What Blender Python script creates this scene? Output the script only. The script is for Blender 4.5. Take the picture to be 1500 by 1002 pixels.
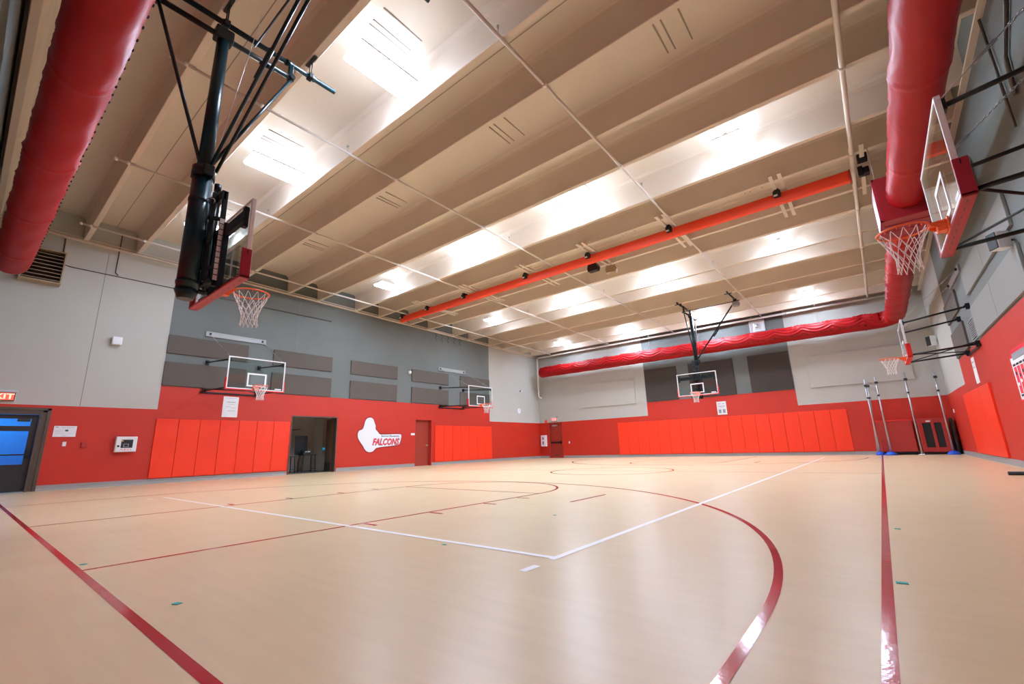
import bpy, bmesh, math, random
from mathutils import Vector, Matrix
random.seed(7)
for o in list(bpy.data.objects): bpy.data.objects.remove(o)
scn = bpy.context.scene
COL = scn.collection
PI = math.pi

# ------------------------------------------------------------------ camera, view, world
CAM_H = 0.8
yaw, pit, rol = .6786, .2332, -.0306
fwd = Vector((-math.sin(yaw)*math.cos(pit), math.cos(yaw)*math.cos(pit), math.sin(pit)))
rgt = Vector((math.cos(yaw), math.sin(yaw), 0)); upv = rgt.cross(fwd)
r2 = math.cos(rol)*rgt + math.sin(rol)*upv
u2 = -math.sin(rol)*rgt + math.cos(rol)*upv
cd = bpy.data.cameras.new('camera'); cam = bpy.data.objects.new('camera', cd); COL.objects.link(cam)
cd.sensor_width = 36; cd.lens = 648.69*36/1500; cd.clip_start = .02; cd.clip_end = 200
cd.shift_x = .00036; cd.shift_y = -.0001
cam.matrix_world = Matrix(((r2.x, u2.x, -fwd.x, 0), (r2.y, u2.y, -fwd.y, 0), (r2.z, u2.z, -fwd.z, CAM_H), (0, 0, 0, 1)))
scn.camera = cam
scn.view_settings.view_transform = 'Standard'; scn.view_settings.look = 'None'
scn.view_settings.gamma = 1; scn.view_settings.use_curve_mapping = False
scn.view_settings.exposure = 1.30
LAMP_DOWN = 62.0      # emission of the fixture lenses
LAMP_UP = 9.0
wd = bpy.data.worlds.new('world'); scn.world = wd; wd.use_nodes = True
wd.node_tree.nodes['Background'].inputs[0].default_value = (.5, .55, .6, 1)
wd.node_tree.nodes['Background'].inputs[1].default_value = .05

# ------------------------------------------------------------------ room numbers (metres)
XL, XR, YN, YF = -18.45, 2.40, -0.45, 25.76
def zs(y): return 7.58 - .0205*y          # underside of the roof stems
def zf(y): return zs(y) + .76             # underside of the roof slab
RED_LO, RED_HI = 2.37, 3.16
ACC0, ACC1 = 4.05, 20.5

# ------------------------------------------------------------------ materials
def mat(name, col, rough=.6, metal=0., bump=None, var=0., vscale=4., spec=.5, emit=None, estr=0., trans=0., coat=0.):
    m = bpy.data.materials.new(name); m.use_nodes = True
    nt = m.node_tree; b = nt.nodes['Principled BSDF']
    b.inputs['Base Color'].default_value = (*col, 1); b.inputs['Roughness'].default_value = rough
    b.inputs['Metallic'].default_value = metal; b.inputs['Specular IOR Level'].default_value = spec
    b.inputs['Transmission Weight'].default_value = trans; b.inputs['Coat Weight'].default_value = coat
    if emit: b.inputs['Emission Color'].default_value = (*emit, 1); b.inputs['Emission Strength'].default_value = estr
    tc = None
    if var or bump:
        tc = nt.nodes.new('ShaderNodeTexCoord')
        n = nt.nodes.new('ShaderNodeTexNoise'); n.inputs['Scale'].default_value = vscale; n.inputs['Detail'].default_value = 4
        nt.links.new(tc.outputs['Object'], n.inputs['Vector'])
        if var:
            mr = nt.nodes.new('ShaderNodeMapRange'); mr.inputs[1].default_value = .3; mr.inputs[2].default_value = .7
            mr.inputs[3].default_value = 1-var; mr.inputs[4].default_value = 1+var
            mx = nt.nodes.new('ShaderNodeVectorMath'); mx.operation = 'SCALE'; mx.inputs[0].default_value = col
            nt.links.new(n.outputs[0], mr.inputs[0]); nt.links.new(mr.outputs[0], mx.inputs['Scale'])
            nt.links.new(mx.outputs[0], b.inputs['Base Color'])
        if bump:
            n2 = nt.nodes.new('ShaderNodeTexNoise'); n2.inputs['Scale'].default_value = bump[1]
            nt.links.new(tc.outputs['Object'], n2.inputs['Vector'])
            bp = nt.nodes.new('ShaderNodeBump'); bp.inputs['Strength'].default_value = bump[0]; bp.inputs['Distance'].default_value = .01
            nt.links.new(n2.outputs[0], bp.inputs['Height']); nt.links.new(bp.outputs[0], b.inputs['Normal'])
    return m
M = {}
M['red_wall'] = mat('red_wall_paint', (.54, .024, .009), .5, bump=(.12, 60), var=.03, vscale=1.2)
M['white_wall'] = mat('offwhite_wall_paint', (.48, .475, .43), .7, bump=(.12, 60), var=.02, vscale=1.)
M['gray_wall'] = mat('grey_wall_paint', (.150, .165, .155), .7, bump=(.12, 60), var=.05, vscale=1.)
M['ceil'] = mat('ceiling_paint', (.71, .615, .510), .75, var=.02, vscale=.8)
M['seal'] = mat('joint_sealant', (.30, .25, .2), .8)
M['tan_metal'] = mat('tan_painted_metal', (.70, .62, .52), .5)
M['pipe'] = mat('cream_painted_pipe', (.78, .72, .65), .45)
M['mat_red'] = mat('red_vinyl_padding', (.93, .040, .008), .42, bump=(.05, 300))
M['mat_seam'] = mat('dark_red_vinyl_edge', (.45, .015, .01), .5)
M['mat_dark'] = mat('darker_red_vinyl', (.42, .03, .022), .5, var=.08, vscale=3)
M['panel'] = mat('acoustic_fabric_taupe', (.118, .100, .084), .95, bump=(.2, 400), var=.02, vscale=2.)
M['panel_dark'] = mat('acoustic_fabric_brown', (.060, .050, .043), .95, bump=(.2, 400))
M['panel_light'] = mat('acoustic_fabric_light', (.27, .27, .255), .95, bump=(.2, 400))
M['duct'] = mat('red_duct_fabric', (.36, .002, .004), .48, bump=(.15, 25), spec=.28)
M['duct_hole'] = mat('duct_outlet_black', (.012, .008, .008), .8)
M['plenum'] = mat('dark_red_sheet_metal', (.30, .012, .018), .35)
M['white_paint'] = mat('white_enamel', (.82, .83, .84), .35)
M['alu'] = mat('brushed_aluminium', (.72, .76, .80), .35, .6)
M['black'] = mat('black_steel', (.010, .014, .015), .38, .0, spec=.35)
M['teal_steel'] = mat('dark_green_black_enamel', (.005, .022, .028), .30, .0, spec=.35)
M['grey_steel'] = mat('grey_painted_steel', (.33, .34, .33), .45, .3)
M['steel'] = mat('galvanised_steel', (.5, .5, .5), .35, .8)
M['orange'] = mat('orange_rim_enamel', (.90, .13, .02), .35)
M['net'] = mat('white_net_cord', (.85, .83, .80), .8)
M['pad_maroon'] = mat('maroon_edge_pad', (.36, .012, .035), .4)
M['pad_red'] = mat('red_edge_pad', (.70, .025, .02), .4)
M['curtain'] = mat('orange_red_curtain_vinyl', (.95, .070, .018), .45)
M['lens'] = mat('lamp_lens', (.9, .9, .9), .4, emit=(.77, .935, 1.20), estr=LAMP_DOWN)
M['lens_up'] = mat('lamp_uplight_lens', (.9, .9, .9), .4, emit=(.77, .935, 1.20), estr=LAMP_UP)
M['bronze'] = mat('bronze_door_frame', (.10, .078, .06), .45, .3)
M['dark_metal'] = mat('dark_aluminium', (.035, .038, .038), .45, .3)
M['door_red'] = mat('rust_red_door_paint', (.34, .035, .018), .45)
M['door_wood'] = mat('dark_oak_door', (.16, .085, .045), .45, var=.15, vscale=6)
M['base'] = mat('grey_vinyl_base', (.30, .29, .27), .55)
M['paper'] = mat('white_paper', (.80, .82, .84), .7)
M['ink'] = mat('printed_grey_ink', (.28, .31, .33), .7)
M['ink_black'] = mat('printed_black_ink', (.02, .02, .022), .7)
M['ink_green'] = mat('printed_dark_green', (.03, .12, .06), .7)
M['ink_red'] = mat('printed_red', (.80, .02, .05), .6)
M['ink_yellow'] = mat('printed_yellow', (.8, .65, .1), .6)
M['ink_navy'] = mat('printed_navy', (.03, .05, .12), .6)
M['outline_red'] = mat('dark_red_outline', (.28, .005, .008), .5)
M['exit_red'] = mat('exit_sign_red', (.9, .12, .06), .5, emit=(1, .08, .05), estr=.45)
M['exit_face'] = mat('exit_sign_pale_face', (.9, .75, .72), .5, emit=(1, .8, .75), estr=.1)
M['storage'] = mat('storage_wall_paint', (.78, .72, .63), .8)
M['storage_floor'] = mat('storage_floor_dark', (.16, .15, .13), .6)
M['blue_wall'] = mat('blue_lobby_paint', (.02, .30, .70), .6)
M['blue_ball'] = mat('cyan_rubber', (.02, .55, .85), .4)
M['blue_base'] = mat('blue_rubber_base', (.01, .10, .65), .4)
M['teal_tape'] = mat('teal_floor_tape', (.02, .45, .38), .6)
M['dark_mesh'] = mat('black_mesh', (.010, .016, .014), .7)
M['horn'] = mat('tan_speaker_cover', (.42, .32, .20), .7)
M['concrete_joint'] = mat('dark_wall_joint', (.20, .20, .19), .8)  # dark strips for the joints between wall panels
def glass(name, tint, refl=.12, rough=.02):
    m = bpy.data.materials.new(name); m.use_nodes = True; nt = m.node_tree; nt.nodes.clear()
    out = nt.nodes.new('ShaderNodeOutputMaterial'); t = nt.nodes.new('ShaderNodeBsdfTransparent'); g = nt.nodes.new('ShaderNodeBsdfGlossy')
    t.inputs[0].default_value = (*tint, 1); g.inputs['Roughness'].default_value = rough
    fr = nt.nodes.new('ShaderNodeLayerWeight'); fr.inputs[0].default_value = .5
    pw = nt.nodes.new('ShaderNodeMath'); pw.operation = 'POWER'; pw.inputs[1].default_value = 4.5; nt.links.new(fr.outputs['Facing'], pw.inputs[0])
    ma = nt.nodes.new('ShaderNodeMath'); ma.operation = 'MULTIPLY_ADD'; ma.inputs[1].default_value = .9; ma.inputs[2].default_value = .05; nt.links.new(pw.outputs[0], ma.inputs[0])
    mx = nt.nodes.new('ShaderNodeMixShader')
    nt.links.new(ma.outputs[0], mx.inputs[0]); nt.links.new(t.outputs[0], mx.inputs[1]); nt.links.new(g.outputs[0], mx.inputs[2])
    nt.links.new(mx.outputs[0], out.inputs[0]); return m
M['glass'] = glass('backboard_glass', (.90, .95, .94))
M['door_glass'] = glass('door_glass', (.85, .95, 1.))
M['red_line'] = mat('red_court_line', (.50, .008, .020), .12, bump=(.05, 40))
M['white_line'] = mat('white_court_line', (.96, .96, .96), .40)

def floor_mat():
    m = bpy.data.materials.new('maple_sports_floor'); m.use_nodes = True; nt = m.node_tree; b = nt.nodes['Principled BSDF']
    L = nt.links.new
    tc = nt.nodes.new('ShaderNodeTexCoord')
    mp = nt.nodes.new('ShaderNodeMapping'); mp.inputs['Scale'].default_value = (.9, 9, 1); L(tc.outputs['Object'], mp.inputs[0])
    n1 = nt.nodes.new('ShaderNodeTexNoise'); n1.inputs['Scale'].default_value = 1.6; n1.inputs['Detail'].default_value = 2; n1.inputs['Roughness'].default_value = .5
    L(mp.outputs[0], n1.inputs['Vector'])
    br = nt.nodes.new('ShaderNodeTexBrick'); br.inputs['Scale'].default_value = 1.; br.inputs['Mortar Size'].default_value = .0
    br.inputs['Brick Width'].default_value = .95; br.inputs['Row Height'].default_value = .06
    br.inputs['Color1'].default_value = (.985, .985, .985, 1); br.inputs['Color2'].default_value = (1.015, 1.015, 1.015, 1); br.offset = .37
    L(tc.outputs['Object'], br.inputs['Vector'])
    n2 = nt.nodes.new('ShaderNodeTexNoise'); n2.inputs['Scale'].default_value = .9; n2.inputs['Detail'].default_value = 2
    L(tc.outputs['Object'], n2.inputs['Vector'])
    cr = nt.nodes.new('ShaderNodeValToRGB'); e = cr.color_ramp.elements
    e[0].position = .2; e[0].color = (.705, .545, .312, 1); e[1].position = .8; e[1].color = (.755, .590, .348, 1)
    L(n1.outputs[0], cr.inputs[0])
    mr = nt.nodes.new('ShaderNodeMapRange'); mr.inputs[1].default_value = .3; mr.inputs[2].default_value = .7; mr.inputs[3].default_value = .98; mr.inputs[4].default_value = 1.02
    L(n2.outputs[0], mr.inputs[0])
    mu = nt.nodes.new('ShaderNodeMix'); mu.data_type = 'RGBA'; mu.blend_type = 'MULTIPLY'; mu.inputs[0].default_value = 1
    L(cr.outputs[0], mu.inputs[6]); L(br.outputs[0], mu.inputs[7])
    sc = nt.nodes.new('ShaderNodeVectorMath'); sc.operation = 'SCALE'; L(cr.outputs[0], sc.inputs[0]); L(mr.outputs[0], sc.inputs['Scale'])
    L(sc.outputs[0], b.inputs['Base Color'])
    n3 = nt.nodes.new('ShaderNodeTexNoise'); n3.inputs['Scale'].default_value = 2.2; n3.inputs['Detail'].default_value = 2; L(tc.outputs['Object'], n3.inputs['Vector'])
    m3 = nt.nodes.new('ShaderNodeMapRange'); m3.inputs[1].default_value = .3; m3.inputs[2].default_value = .75; m3.inputs[3].default_value = .29; m3.inputs[4].default_value = .36
    L(n3.outputs[0], m3.inputs[0]); L(m3.outputs[0], b.inputs['Roughness'])
    n4 = nt.nodes.new('ShaderNodeTexNoise'); n4.inputs['Scale'].default_value = 90; L(tc.outputs['Object'], n4.inputs['Vector'])
    bp = nt.nodes.new('ShaderNodeBump'); bp.inputs['Strength'].default_value = .05; bp.inputs['Distance'].default_value = .004
    L(n4.outputs[0], bp.inputs['Height']); b.inputs['Specular IOR Level'].default_value = .33
    return m
M['floor'] = floor_mat()

# ------------------------------------------------------------------ geometry helpers
class MB:
    def __init__(s): s.v = []; s.f = []; s.mi = []; s.cur = 0; s.sm = []; s.smooth = False
    def add(s, vs, fs, mi=None):
        b = len(s.v); s.v += [tuple(v) for v in vs]
        for f in fs: s.f.append([b+i for i in f]); s.mi.append(s.cur if mi is None else mi); s.sm.append(s.smooth)
        return s
    def box(s, x0, x1, y0, y1, z0, z1, mi=None):
        if x0 > x1: x0, x1 = x1, x0
        if y0 > y1: y0, y1 = y1, y0
        if z0 > z1: z0, z1 = z1, z0
        vs = [(x0,y0,z0),(x1,y0,z0),(x1,y1,z0),(x0,y1,z0),(x0,y0,z1),(x1,y0,z1),(x1,y1,z1),(x0,y1,z1)]
        return s.add(vs, [(0,3,2,1),(4,5,6,7),(0,1,5,4),(1,2,6,5),(2,3,7,6),(3,0,4,7)], mi)
    def bbox(s, x0, x1, y0, y1, z0, z1, r=.01, mi=None):      # bevelled box
        if x0 > x1: x0, x1 = x1, x0
        if y0 > y1: y0, y1 = y1, y0
        if z0 > z1: z0, z1 = z1, z0
        bm = bmesh.new(); bmesh.ops.create_cube(bm, size=1)
        for v in bm.verts: v.co = Vector(((x0+x1)/2+v.co.x*(x1-x0), (y0+y1)/2+v.co.y*(y1-y0), (z0+z1)/2+v.co.z*(z1-z0)))
        bmesh.ops.bevel(bm, geom=list(bm.edges), offset=r, segments=2, affect='EDGES', profile=.5)
        bm.verts.index_update()
        s.add([v.co[:] for v in bm.verts], [[v.index for v in f.verts] for f in bm.faces], mi); bm.free(); return s
    def beam(s, a, b, w, h, up=(0,0,1), mi=None):             # rectangular bar from a to b
        a = Vector(a); b = Vector(b); d = (b-a).normalized(); u = Vector(up)
        if abs(d.dot(u)) > .98: u = Vector((0,1,0))
        sx = d.cross(u).normalized(); u = sx.cross(d)
        vs = []
        for p in (a, b):
            for i, j in ((-1,-1),(1,-1),(1,1),(-1,1)): vs.append(p + sx*i*w/2 + u*j*h/2)
        return s.add(vs, [(0,1,2,3),(7,6,5,4),(0,4,5,1),(1,5,6,2),(2,6,7,3),(3,7,4,0)], mi)
    def tube(s, pts, r, seg=10, caps=True, mi=None, closed=False):
        pts = [Vector(p) for p in pts]; n = len(pts); rs = r if isinstance(r, (list, tuple)) else [r]*n
        vs = []; u = None
        for i, p in enumerate(pts):
            if closed: d = (pts[(i+1) % n]-pts[i-1]).normalized()
            elif i == 0: d = (pts[1]-p).normalized()
            elif i == n-1: d = (p-pts[i-1]).normalized()
            else: d = ((pts[i+1]-p).normalized()+(p-pts[i-1]).normalized()).normalized()
            if u is None:
                u = Vector((0,0,1)) if abs(d.z) < .9 else Vector((0,1,0))
            u = (u - d*u.dot(d)).normalized(); w = d.cross(u)
            for k in range(seg):
                t = 2*PI*k/seg; vs.append(p + (u*math.cos(t)+w*math.sin(t))*rs[i])
        fs = []
        m = n if closed else n-1
        for i in range(m):
            for k in range(seg):
                a = i*seg+k; b = i*seg+(k+1) % seg; j = ((i+1) % n)*seg
                fs.append((a, b, j+(k+1) % seg, j+k))
        sv = s.smooth; s.smooth = True; s.add(vs, fs, mi); s.smooth = sv
        if caps and not closed:
            b0 = len(s.v)-len(vs)
            s.f.append([b0+k for k in range(seg)][::-1]); s.f.append([b0+(n-1)*seg+k for k in range(seg)])
            s.mi += [s.cur if mi is None else mi]*2; s.sm += [False]*2
        return s
    def prism(s, poly, fn, t, mi=None):      # poly 2-D outline, fn(u,v,t)->point, extruded 0..t
        n = len(poly); vs = [fn(u, v, 0) for u, v in poly]+[fn(u, v, t) for u, v in poly]
        fs = [list(range(n))[::-1], [n+i for i in range(n)]]+[(i, (i+1) % n, n+(i+1) % n, n+i) for i in range(n)]
        return s.add(vs, fs, mi)
    def sphere(s, c, r, seg=12, mi=None, sq=(1,1,1)):
        vs = []; fs = []; rg = seg//2
        for i in range(rg+1):
            for k in range(seg):
                a = PI*i/rg; t = 2*PI*k/seg
                vs.append((c[0]+r*sq[0]*math.sin(a)*math.cos(t), c[1]+r*sq[1]*math.sin(a)*math.sin(t), c[2]+r*sq[2]*math.cos(a)))
        for i in range(rg):
            for k in range(seg): fs.append((i*seg+k, i*seg+(k+1) % seg, (i+1)*seg+(k+1) % seg, (i+1)*seg+k))
        sv = s.smooth; s.smooth = True; s.add(vs, fs, mi); s.smooth = sv; return s
    def build(s, name, mats, parent=None, xf=None):
        if not isinstance(mats, (list, tuple)): mats = [mats]
        me = bpy.data.meshes.new(name)
        v = s.v if xf is None else [tuple(xf @ Vector(p)) for p in s.v]
        me.from_pydata(v, [], s.f)
        for m in mats: me.materials.append(M[m] if isinstance(m, str) else m)
        me.polygons.foreach_set('material_index', s.mi); me.polygons.foreach_set('use_smooth', s.sm)
        me.update()
        bm = bmesh.new(); bm.from_mesh(me); bmesh.ops.recalc_face_normals(bm, faces=bm.faces[:]); bm.to_mesh(me); bm.free()
        o = bpy.data.objects.new(name, me); COL.objects.link(o)
        if parent: o.parent = parent
        return o
def tag(o, label, cat, group=None, kind=None):
    o['label'] = label; o['category'] = cat
    if group: o['group'] = group
    if kind: o['kind'] = kind
    return o
def thing(name, label, cat, loc=(0,0,0), rz=0., group=None):
    o = bpy.data.objects.new(name, None); COL.objects.link(o); o.location = loc; o.rotation_euler = (0,0,rz)
    o.empty_display_size = .1
    return tag(o, label, cat, group)
def struct(o): o['kind'] = 'structure'; return o
def text_mb(mb, txt, size, fn, mi, align='CENTER', shear=0., xscale=1., bold=0.):   # letters as thin solid faces
    c = bpy.data.curves.new('t', 'FONT'); c.body = txt; c.size = size; c.align_x = align; c.align_y = 'CENTER'
    c.shear = shear; c.extrude = 0; c.offset = bold; c.resolution_u = 2
    o = bpy.data.objects.new('t', c); COL.objects.link(o)
    dg = bpy.context.evaluated_depsgraph_get(); me = bpy.data.meshes.new_from_object(o.evaluated_get(dg))
    mb.add([fn(v.co.x*xscale, v.co.y, 0) for v in me.vertices], [list(p.vertices) for p in me.polygons], mi)
    bpy.data.objects.remove(o); bpy.data.curves.remove(c); bpy.data.meshes.remove(me)
# maps of a wall plane: (u along the wall, v up, t out of the wall) -> world
def on_left(x=XL): return lambda u, v, t: (x+t, u, v)
def on_far(y=YF): return lambda u, v, t: (u, y-t, v)
def on_right(x=XR): return lambda u, v, t: (x-t, u, v)

# ------------------------------------------------------------------ floor with court lines
fl = MB()
fl.add([(XL-.3, YN-.3, 0), (XR+.3, YN-.3, 0), (XR+.3, YF+.3, 0), (XL-.3, YF+.3, 0)], [(0,1,2,3)], 0)
def line(x0, y0, x1, y1, w, mi, z=.0012):
    d = Vector((x1-x0, y1-y0)).normalized(); n = Vector((-d.y, d.x))*w/2
    fl.add([(x0+n.x, y0+n.y, z), (x0-n.x, y0-n.y, z), (x1-n.x, y1-n.y, z), (x1+n.x, y1+n.y, z)], [(0,1,2,3)], mi)
def arc(cx, cy, r, a0, a1, w, mi, n=64, z=.0016):
    vs = []
    for i in range(n+1):
        a = math.radians(a0+(a1-a0)*i/n)
        for rr in (r-w/2, r+w/2): vs.append((cx+rr*math.cos(a), cy+rr*math.sin(a), z))
    fl.add(vs, [(2*i, 2*i+1, 2*i+3, 2*i+2) for i in range(n)], mi)
CX = -6.645; W = .05
line(-13.95, .725, -.06, .725, .05, 1)                 # near baseline
line(-.115, .75, -.115, 25.0, .05, 1)                  # right side line
line(-13.2, 12.9, -.115, 12.9, .03, 1)                 # centre line
for x in (-4.78, -8.515): line(x, .75, x, 6.57, .045, 1); 
line(-8.515, 6.57, -4.78, 6.57, .035, 1, .002)
arc(CX, 6.57, 1.865, 0, 180, .045, 1)
RR = 6.08
arc(CX, 2.42, RR, 0, 180, .05, 1, 120); line(CX+RR, .75, CX+RR, 2.42, .05, 1, .0016); line(CX-RR, .75, CX-RR, 2.42, .03, 1, .0016)
arc(CX, 12.9, 1.83, 0, 360, .05, 1, 96)
for x in (-4.82, -8.47): line(x, 18.7, x, 24.6, .05, 1)
line(-8.47, 18.7, -4.82, 18.7, .05, 1, .002); arc(CX, 18.7, 1.83, 180, 360, .06, 1)
arc(CX, 22.3, 6.1, 180, 360, .06, 1, 120); line(-.3, 24.65, -12.9, 24.65, .05, 1, .002)
for y in (3.1, 4.07, 5.1, 5.9):
    line(-4.74, y, -4.50, y, .05, 1, .0018); line(-8.56, y, -8.80, y, .05, 1, .0018)
line(-3.655, 5.78, -3.655, 6.85, .05, 1)
line(-3.655, 18.0, -3.655, 19.1, .05, 1)
line(-2.0, 2.86, -2.0, 23.3, .055, 2, .0024); line(-11.75, 2.91, -2.0, 2.91, .055, 2, .0028)
line(-11.75, 4.0, -11.2, 23.3, .045, 2, .0024)
line(-1.985, 2.50, -1.985, 2.67, .06, 2, .0024); line(-11.65, 2.62, -11.40, 2.66, .05, 2, .0024)
line(-2.0, 12.93, -1.6, 12.93, .05, 2, .0026)
struct(fl.build('floor', ['floor', 'red_line', 'white_line']))

# ------------------------------------------------------------------ walls
def wall(name, us, vs, pick, fn, th, mats):
    mb = MB(); g = {}
    for i in range(len(us)-1):
        for j in range(len(vs)-1):
            k = pick((us[i]+us[i+1])/2, (vs[j]+vs[j+1])/2); g[i, j] = k
            if k is None: continue
            a, b, c, d = us[i], us[i+1], vs[j], vs[j+1]
            mb.add([fn(a,c,0), fn(b,c,0), fn(b,d,0), fn(a,d,0)], [(0,1,2,3)], k)
            mb.add([fn(a,c,-th), fn(b,c,-th), fn(b,d,-th), fn(a,d,-th)], [(3,2,1,0)], k)
    for (i, j), k in g.items():        # reveals round openings
        if k is None: continue
        a, b, c, d = us[i], us[i+1], vs[j], vs[j+1]
        for di, dj, p, q in ((1,0,(b,c),(b,d)), (-1,0,(a,c),(a,d)), (0,1,(a,d),(b,d)), (0,-1,(a,c),(b,c))):
            if g.get((i+di, j+dj), 0) is None:
                mb.add([fn(*p,0), fn(*q,0), fn(*q,-th), fn(*p,-th)], [(0,1,2,3)], k)
    o = struct(mb.build(name, mats)); return o
ZT = 8.6
DOORS_L = [(-.35, 1.44, 2.16), (8.48, 10.50, 2.32), (14.81, 15.86, 2.32)]
def pick_left(y, z):
    for a, b, t in DOORS_L:
        if a < y < b and z < t: return None
    if ACC0 < y < ACC1: return 0 if z < RED_HI else 2
    return 0 if z < RED_LO else 1
wall('wall_left', [YN, -.35, 1.44, ACC0, 8.48, 10.50, 14.81, 15.86, ACC1, YF], [0, 2.16, 2.32, RED_LO, RED_HI, ZT], pick_left, on_left(), .25, ['red_wall', 'white_wall', 'gray_wall'])
def pick_far(x, z):
    if -17.68 < x < -16.66 and z < 2.30: return None
    if -10.54 < x < -2.91: return 0 if z < RED_HI else 2
    return 0 if z < RED_LO else 1
wall('wall_far', [XL, -17.68, -16.66, -10.54, -2.91, XR], [0, 2.30, RED_LO, RED_HI, ZT], pick_far, on_far(), .25, ['red_wall', 'white_wall', 'gray_wall'])
def pick_right(y, z):
    if ACC0 < y < 20.6: return 0 if z < RED_HI else 2
    return 0 if z < RED_LO else 1
wall('wall_right', [YN, ACC0, 20.6, YF], [0, RED_LO, RED_HI, ZT], pick_right, on_right(), .25, ['red_wall', 'white_wall', 'gray_wall'])
wall('wall_near', [XL, XR], [0, RED_LO, RED_HI, ZT], lambda x, z: 0 if z < RED_HI else 2, lambda u, v, t: (u, YN+t, v), .25, ['red_wall', 'white_wall', 'gray_wall'])

def base_board(name, spans, fn):
    mb = MB()
    for a, b in spans:
        p = [fn(a,0,0), fn(b,0,0), fn(b,0,.035), fn(a,0,.035), fn(a,.06,.012), fn(b,.06,.012), fn(b,.15,.008), fn(a,.15,.008), fn(a,.15,0), fn(b,.15,0)]
        mb.add(p, [(3,2,5,4), (4,5,6,7), (7,6,9,8), (0,3,4,7,8), (1,9,6,5,2)])
    return struct(mb.build(name, 'base'))
base_board('baseboard_left', [(1.60, 8.44), (10.54, 14.78), (15.9, YF)], on_left())
base_board('baseboard_far', [(XL, -17.74), (-16.6, XR)], on_far())
base_board('baseboard_right', [(YN, YF)], on_right())
tn = 0
for fn, u in ((on_left(), 2.17), (on_left(), 8.45), (on_left(), 16.95)):
    tn += 1; mb = MB(); z0 = 3.17 if u != 2.17 else 2.38
    a = [fn(u-.008, z0, .001), fn(u+.008, z0, .001), fn(u+.008, 7.3, .001), fn(u-.008, 7.3, .001)]
    b = [fn(u-.008, z0, -.004), fn(u+.008, z0, -.004), fn(u+.008, 7.3, -.004), fn(u-.008, 7.3, -.004)]
    mb.add(a+b, [(0,1,2,3),(7,6,5,4),(0,4,5,1),(1,5,6,2),(2,6,7,3),(3,7,4,0)]); struct(mb.build('trim_%d' % tn, 'concrete_joint'))
# ledger angle under the stem ends on the left wall
mb = MB(); mb.beam((XL+.05, YN, zs(YN)-.045), (XL+.05, YF, zs(YF)-.045), .10, .05); mb.beam((XL+.11, YN, zs(YN)+.03), (XL+.11, YF, zs(YF)+.03), .03, .03)
tn += 1; struct(mb.build('trim_%d' % tn, 'tan_metal'))
mb = MB(); mb.beam((XR-.05, YN, zs(YN)-.045), (XR-.05, YF, zs(YF)-.045), .10, .05)
tn += 1; struct(mb.build('trim_%d' % tn, 'tan_metal'))

# ------------------------------------------------------------------ ceiling: double tee slab
mb = MB(); STEMS = []
for k in range(-1, 8):
    STEMS += [1.58+3.175*k, 1.58+3.175*k+1.30]
STEMS = [s for s in STEMS if YN+.1 < s < YF-.3]
mb.add([(XL, YN-.2, zf(YN-.2)), (XR, YN-.2, zf(YN-.2)), (XR, YF+.2, zf(YF+.2)), (XL, YF+.2, zf(YF+.2)),
        (XL, YN-.2, zf(YN-.2)+.15), (XR, YN-.2, zf(YN-.2)+.15), (XR, YF+.2, zf(YF+.2)+.15), (XL, YF+.2, zf(YF+.2)+.15)],
       [(0,3,2,1),(4,5,6,7),(0,1,5,4),(1,2,6,5),(2,3,7,6),(3,0,4,7)], 0)
for s in STEMS:
    prof = [(-.055, 0), (-.065, .012), (-.088, .62), (-.11, .70), (-.17, .765), (.17, .765), (.11, .70), (.088, .62), (.065, .012), (.055, 0)]
    n = len(prof); vs = [(XL+.001, s+a, zs(s)+b) for a, b in prof]+[(XR-.001, s+a, zs(s)+b) for a, b in prof]
    sb = MB(); sb.add(vs, [(i, (i+1) % n, n+(i+1) % n, n+i) for i in range(n)]+[list(range(n)), [n+i for i in range(n)][::-1]], 0)
    tn += 1; struct(sb.build('trim_%d' % tn, 'ceil'))
for k in range(-1, 8):
    y = 2.23+3.175*k
    if y > 0: mb.box(XL, XR, y-.008, y+.008, zf(y)-.004, zf(y)+.02, 1)
# cast-in insert rails in the slab
for cx in (-14.9, -10.35, -5.8, -1.8):
    for k in range(4):
        yc = 7.15+6.35*(k) ; y2 = 3.9+6.35*k
        for yy, dx in ((yc, (-.16, -.02, .30)), (y2, (-.06, .06, .38))):
            if yy > YF-1: continue
            for d in dx: mb.box(cx+d-.012, cx+d+.012, yy-.42, yy+.42, zf(yy)-.012, zf(yy)+.02, 1 if d else 0)
struct(mb.build('ceiling', ['ceil', 'seal']))

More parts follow.
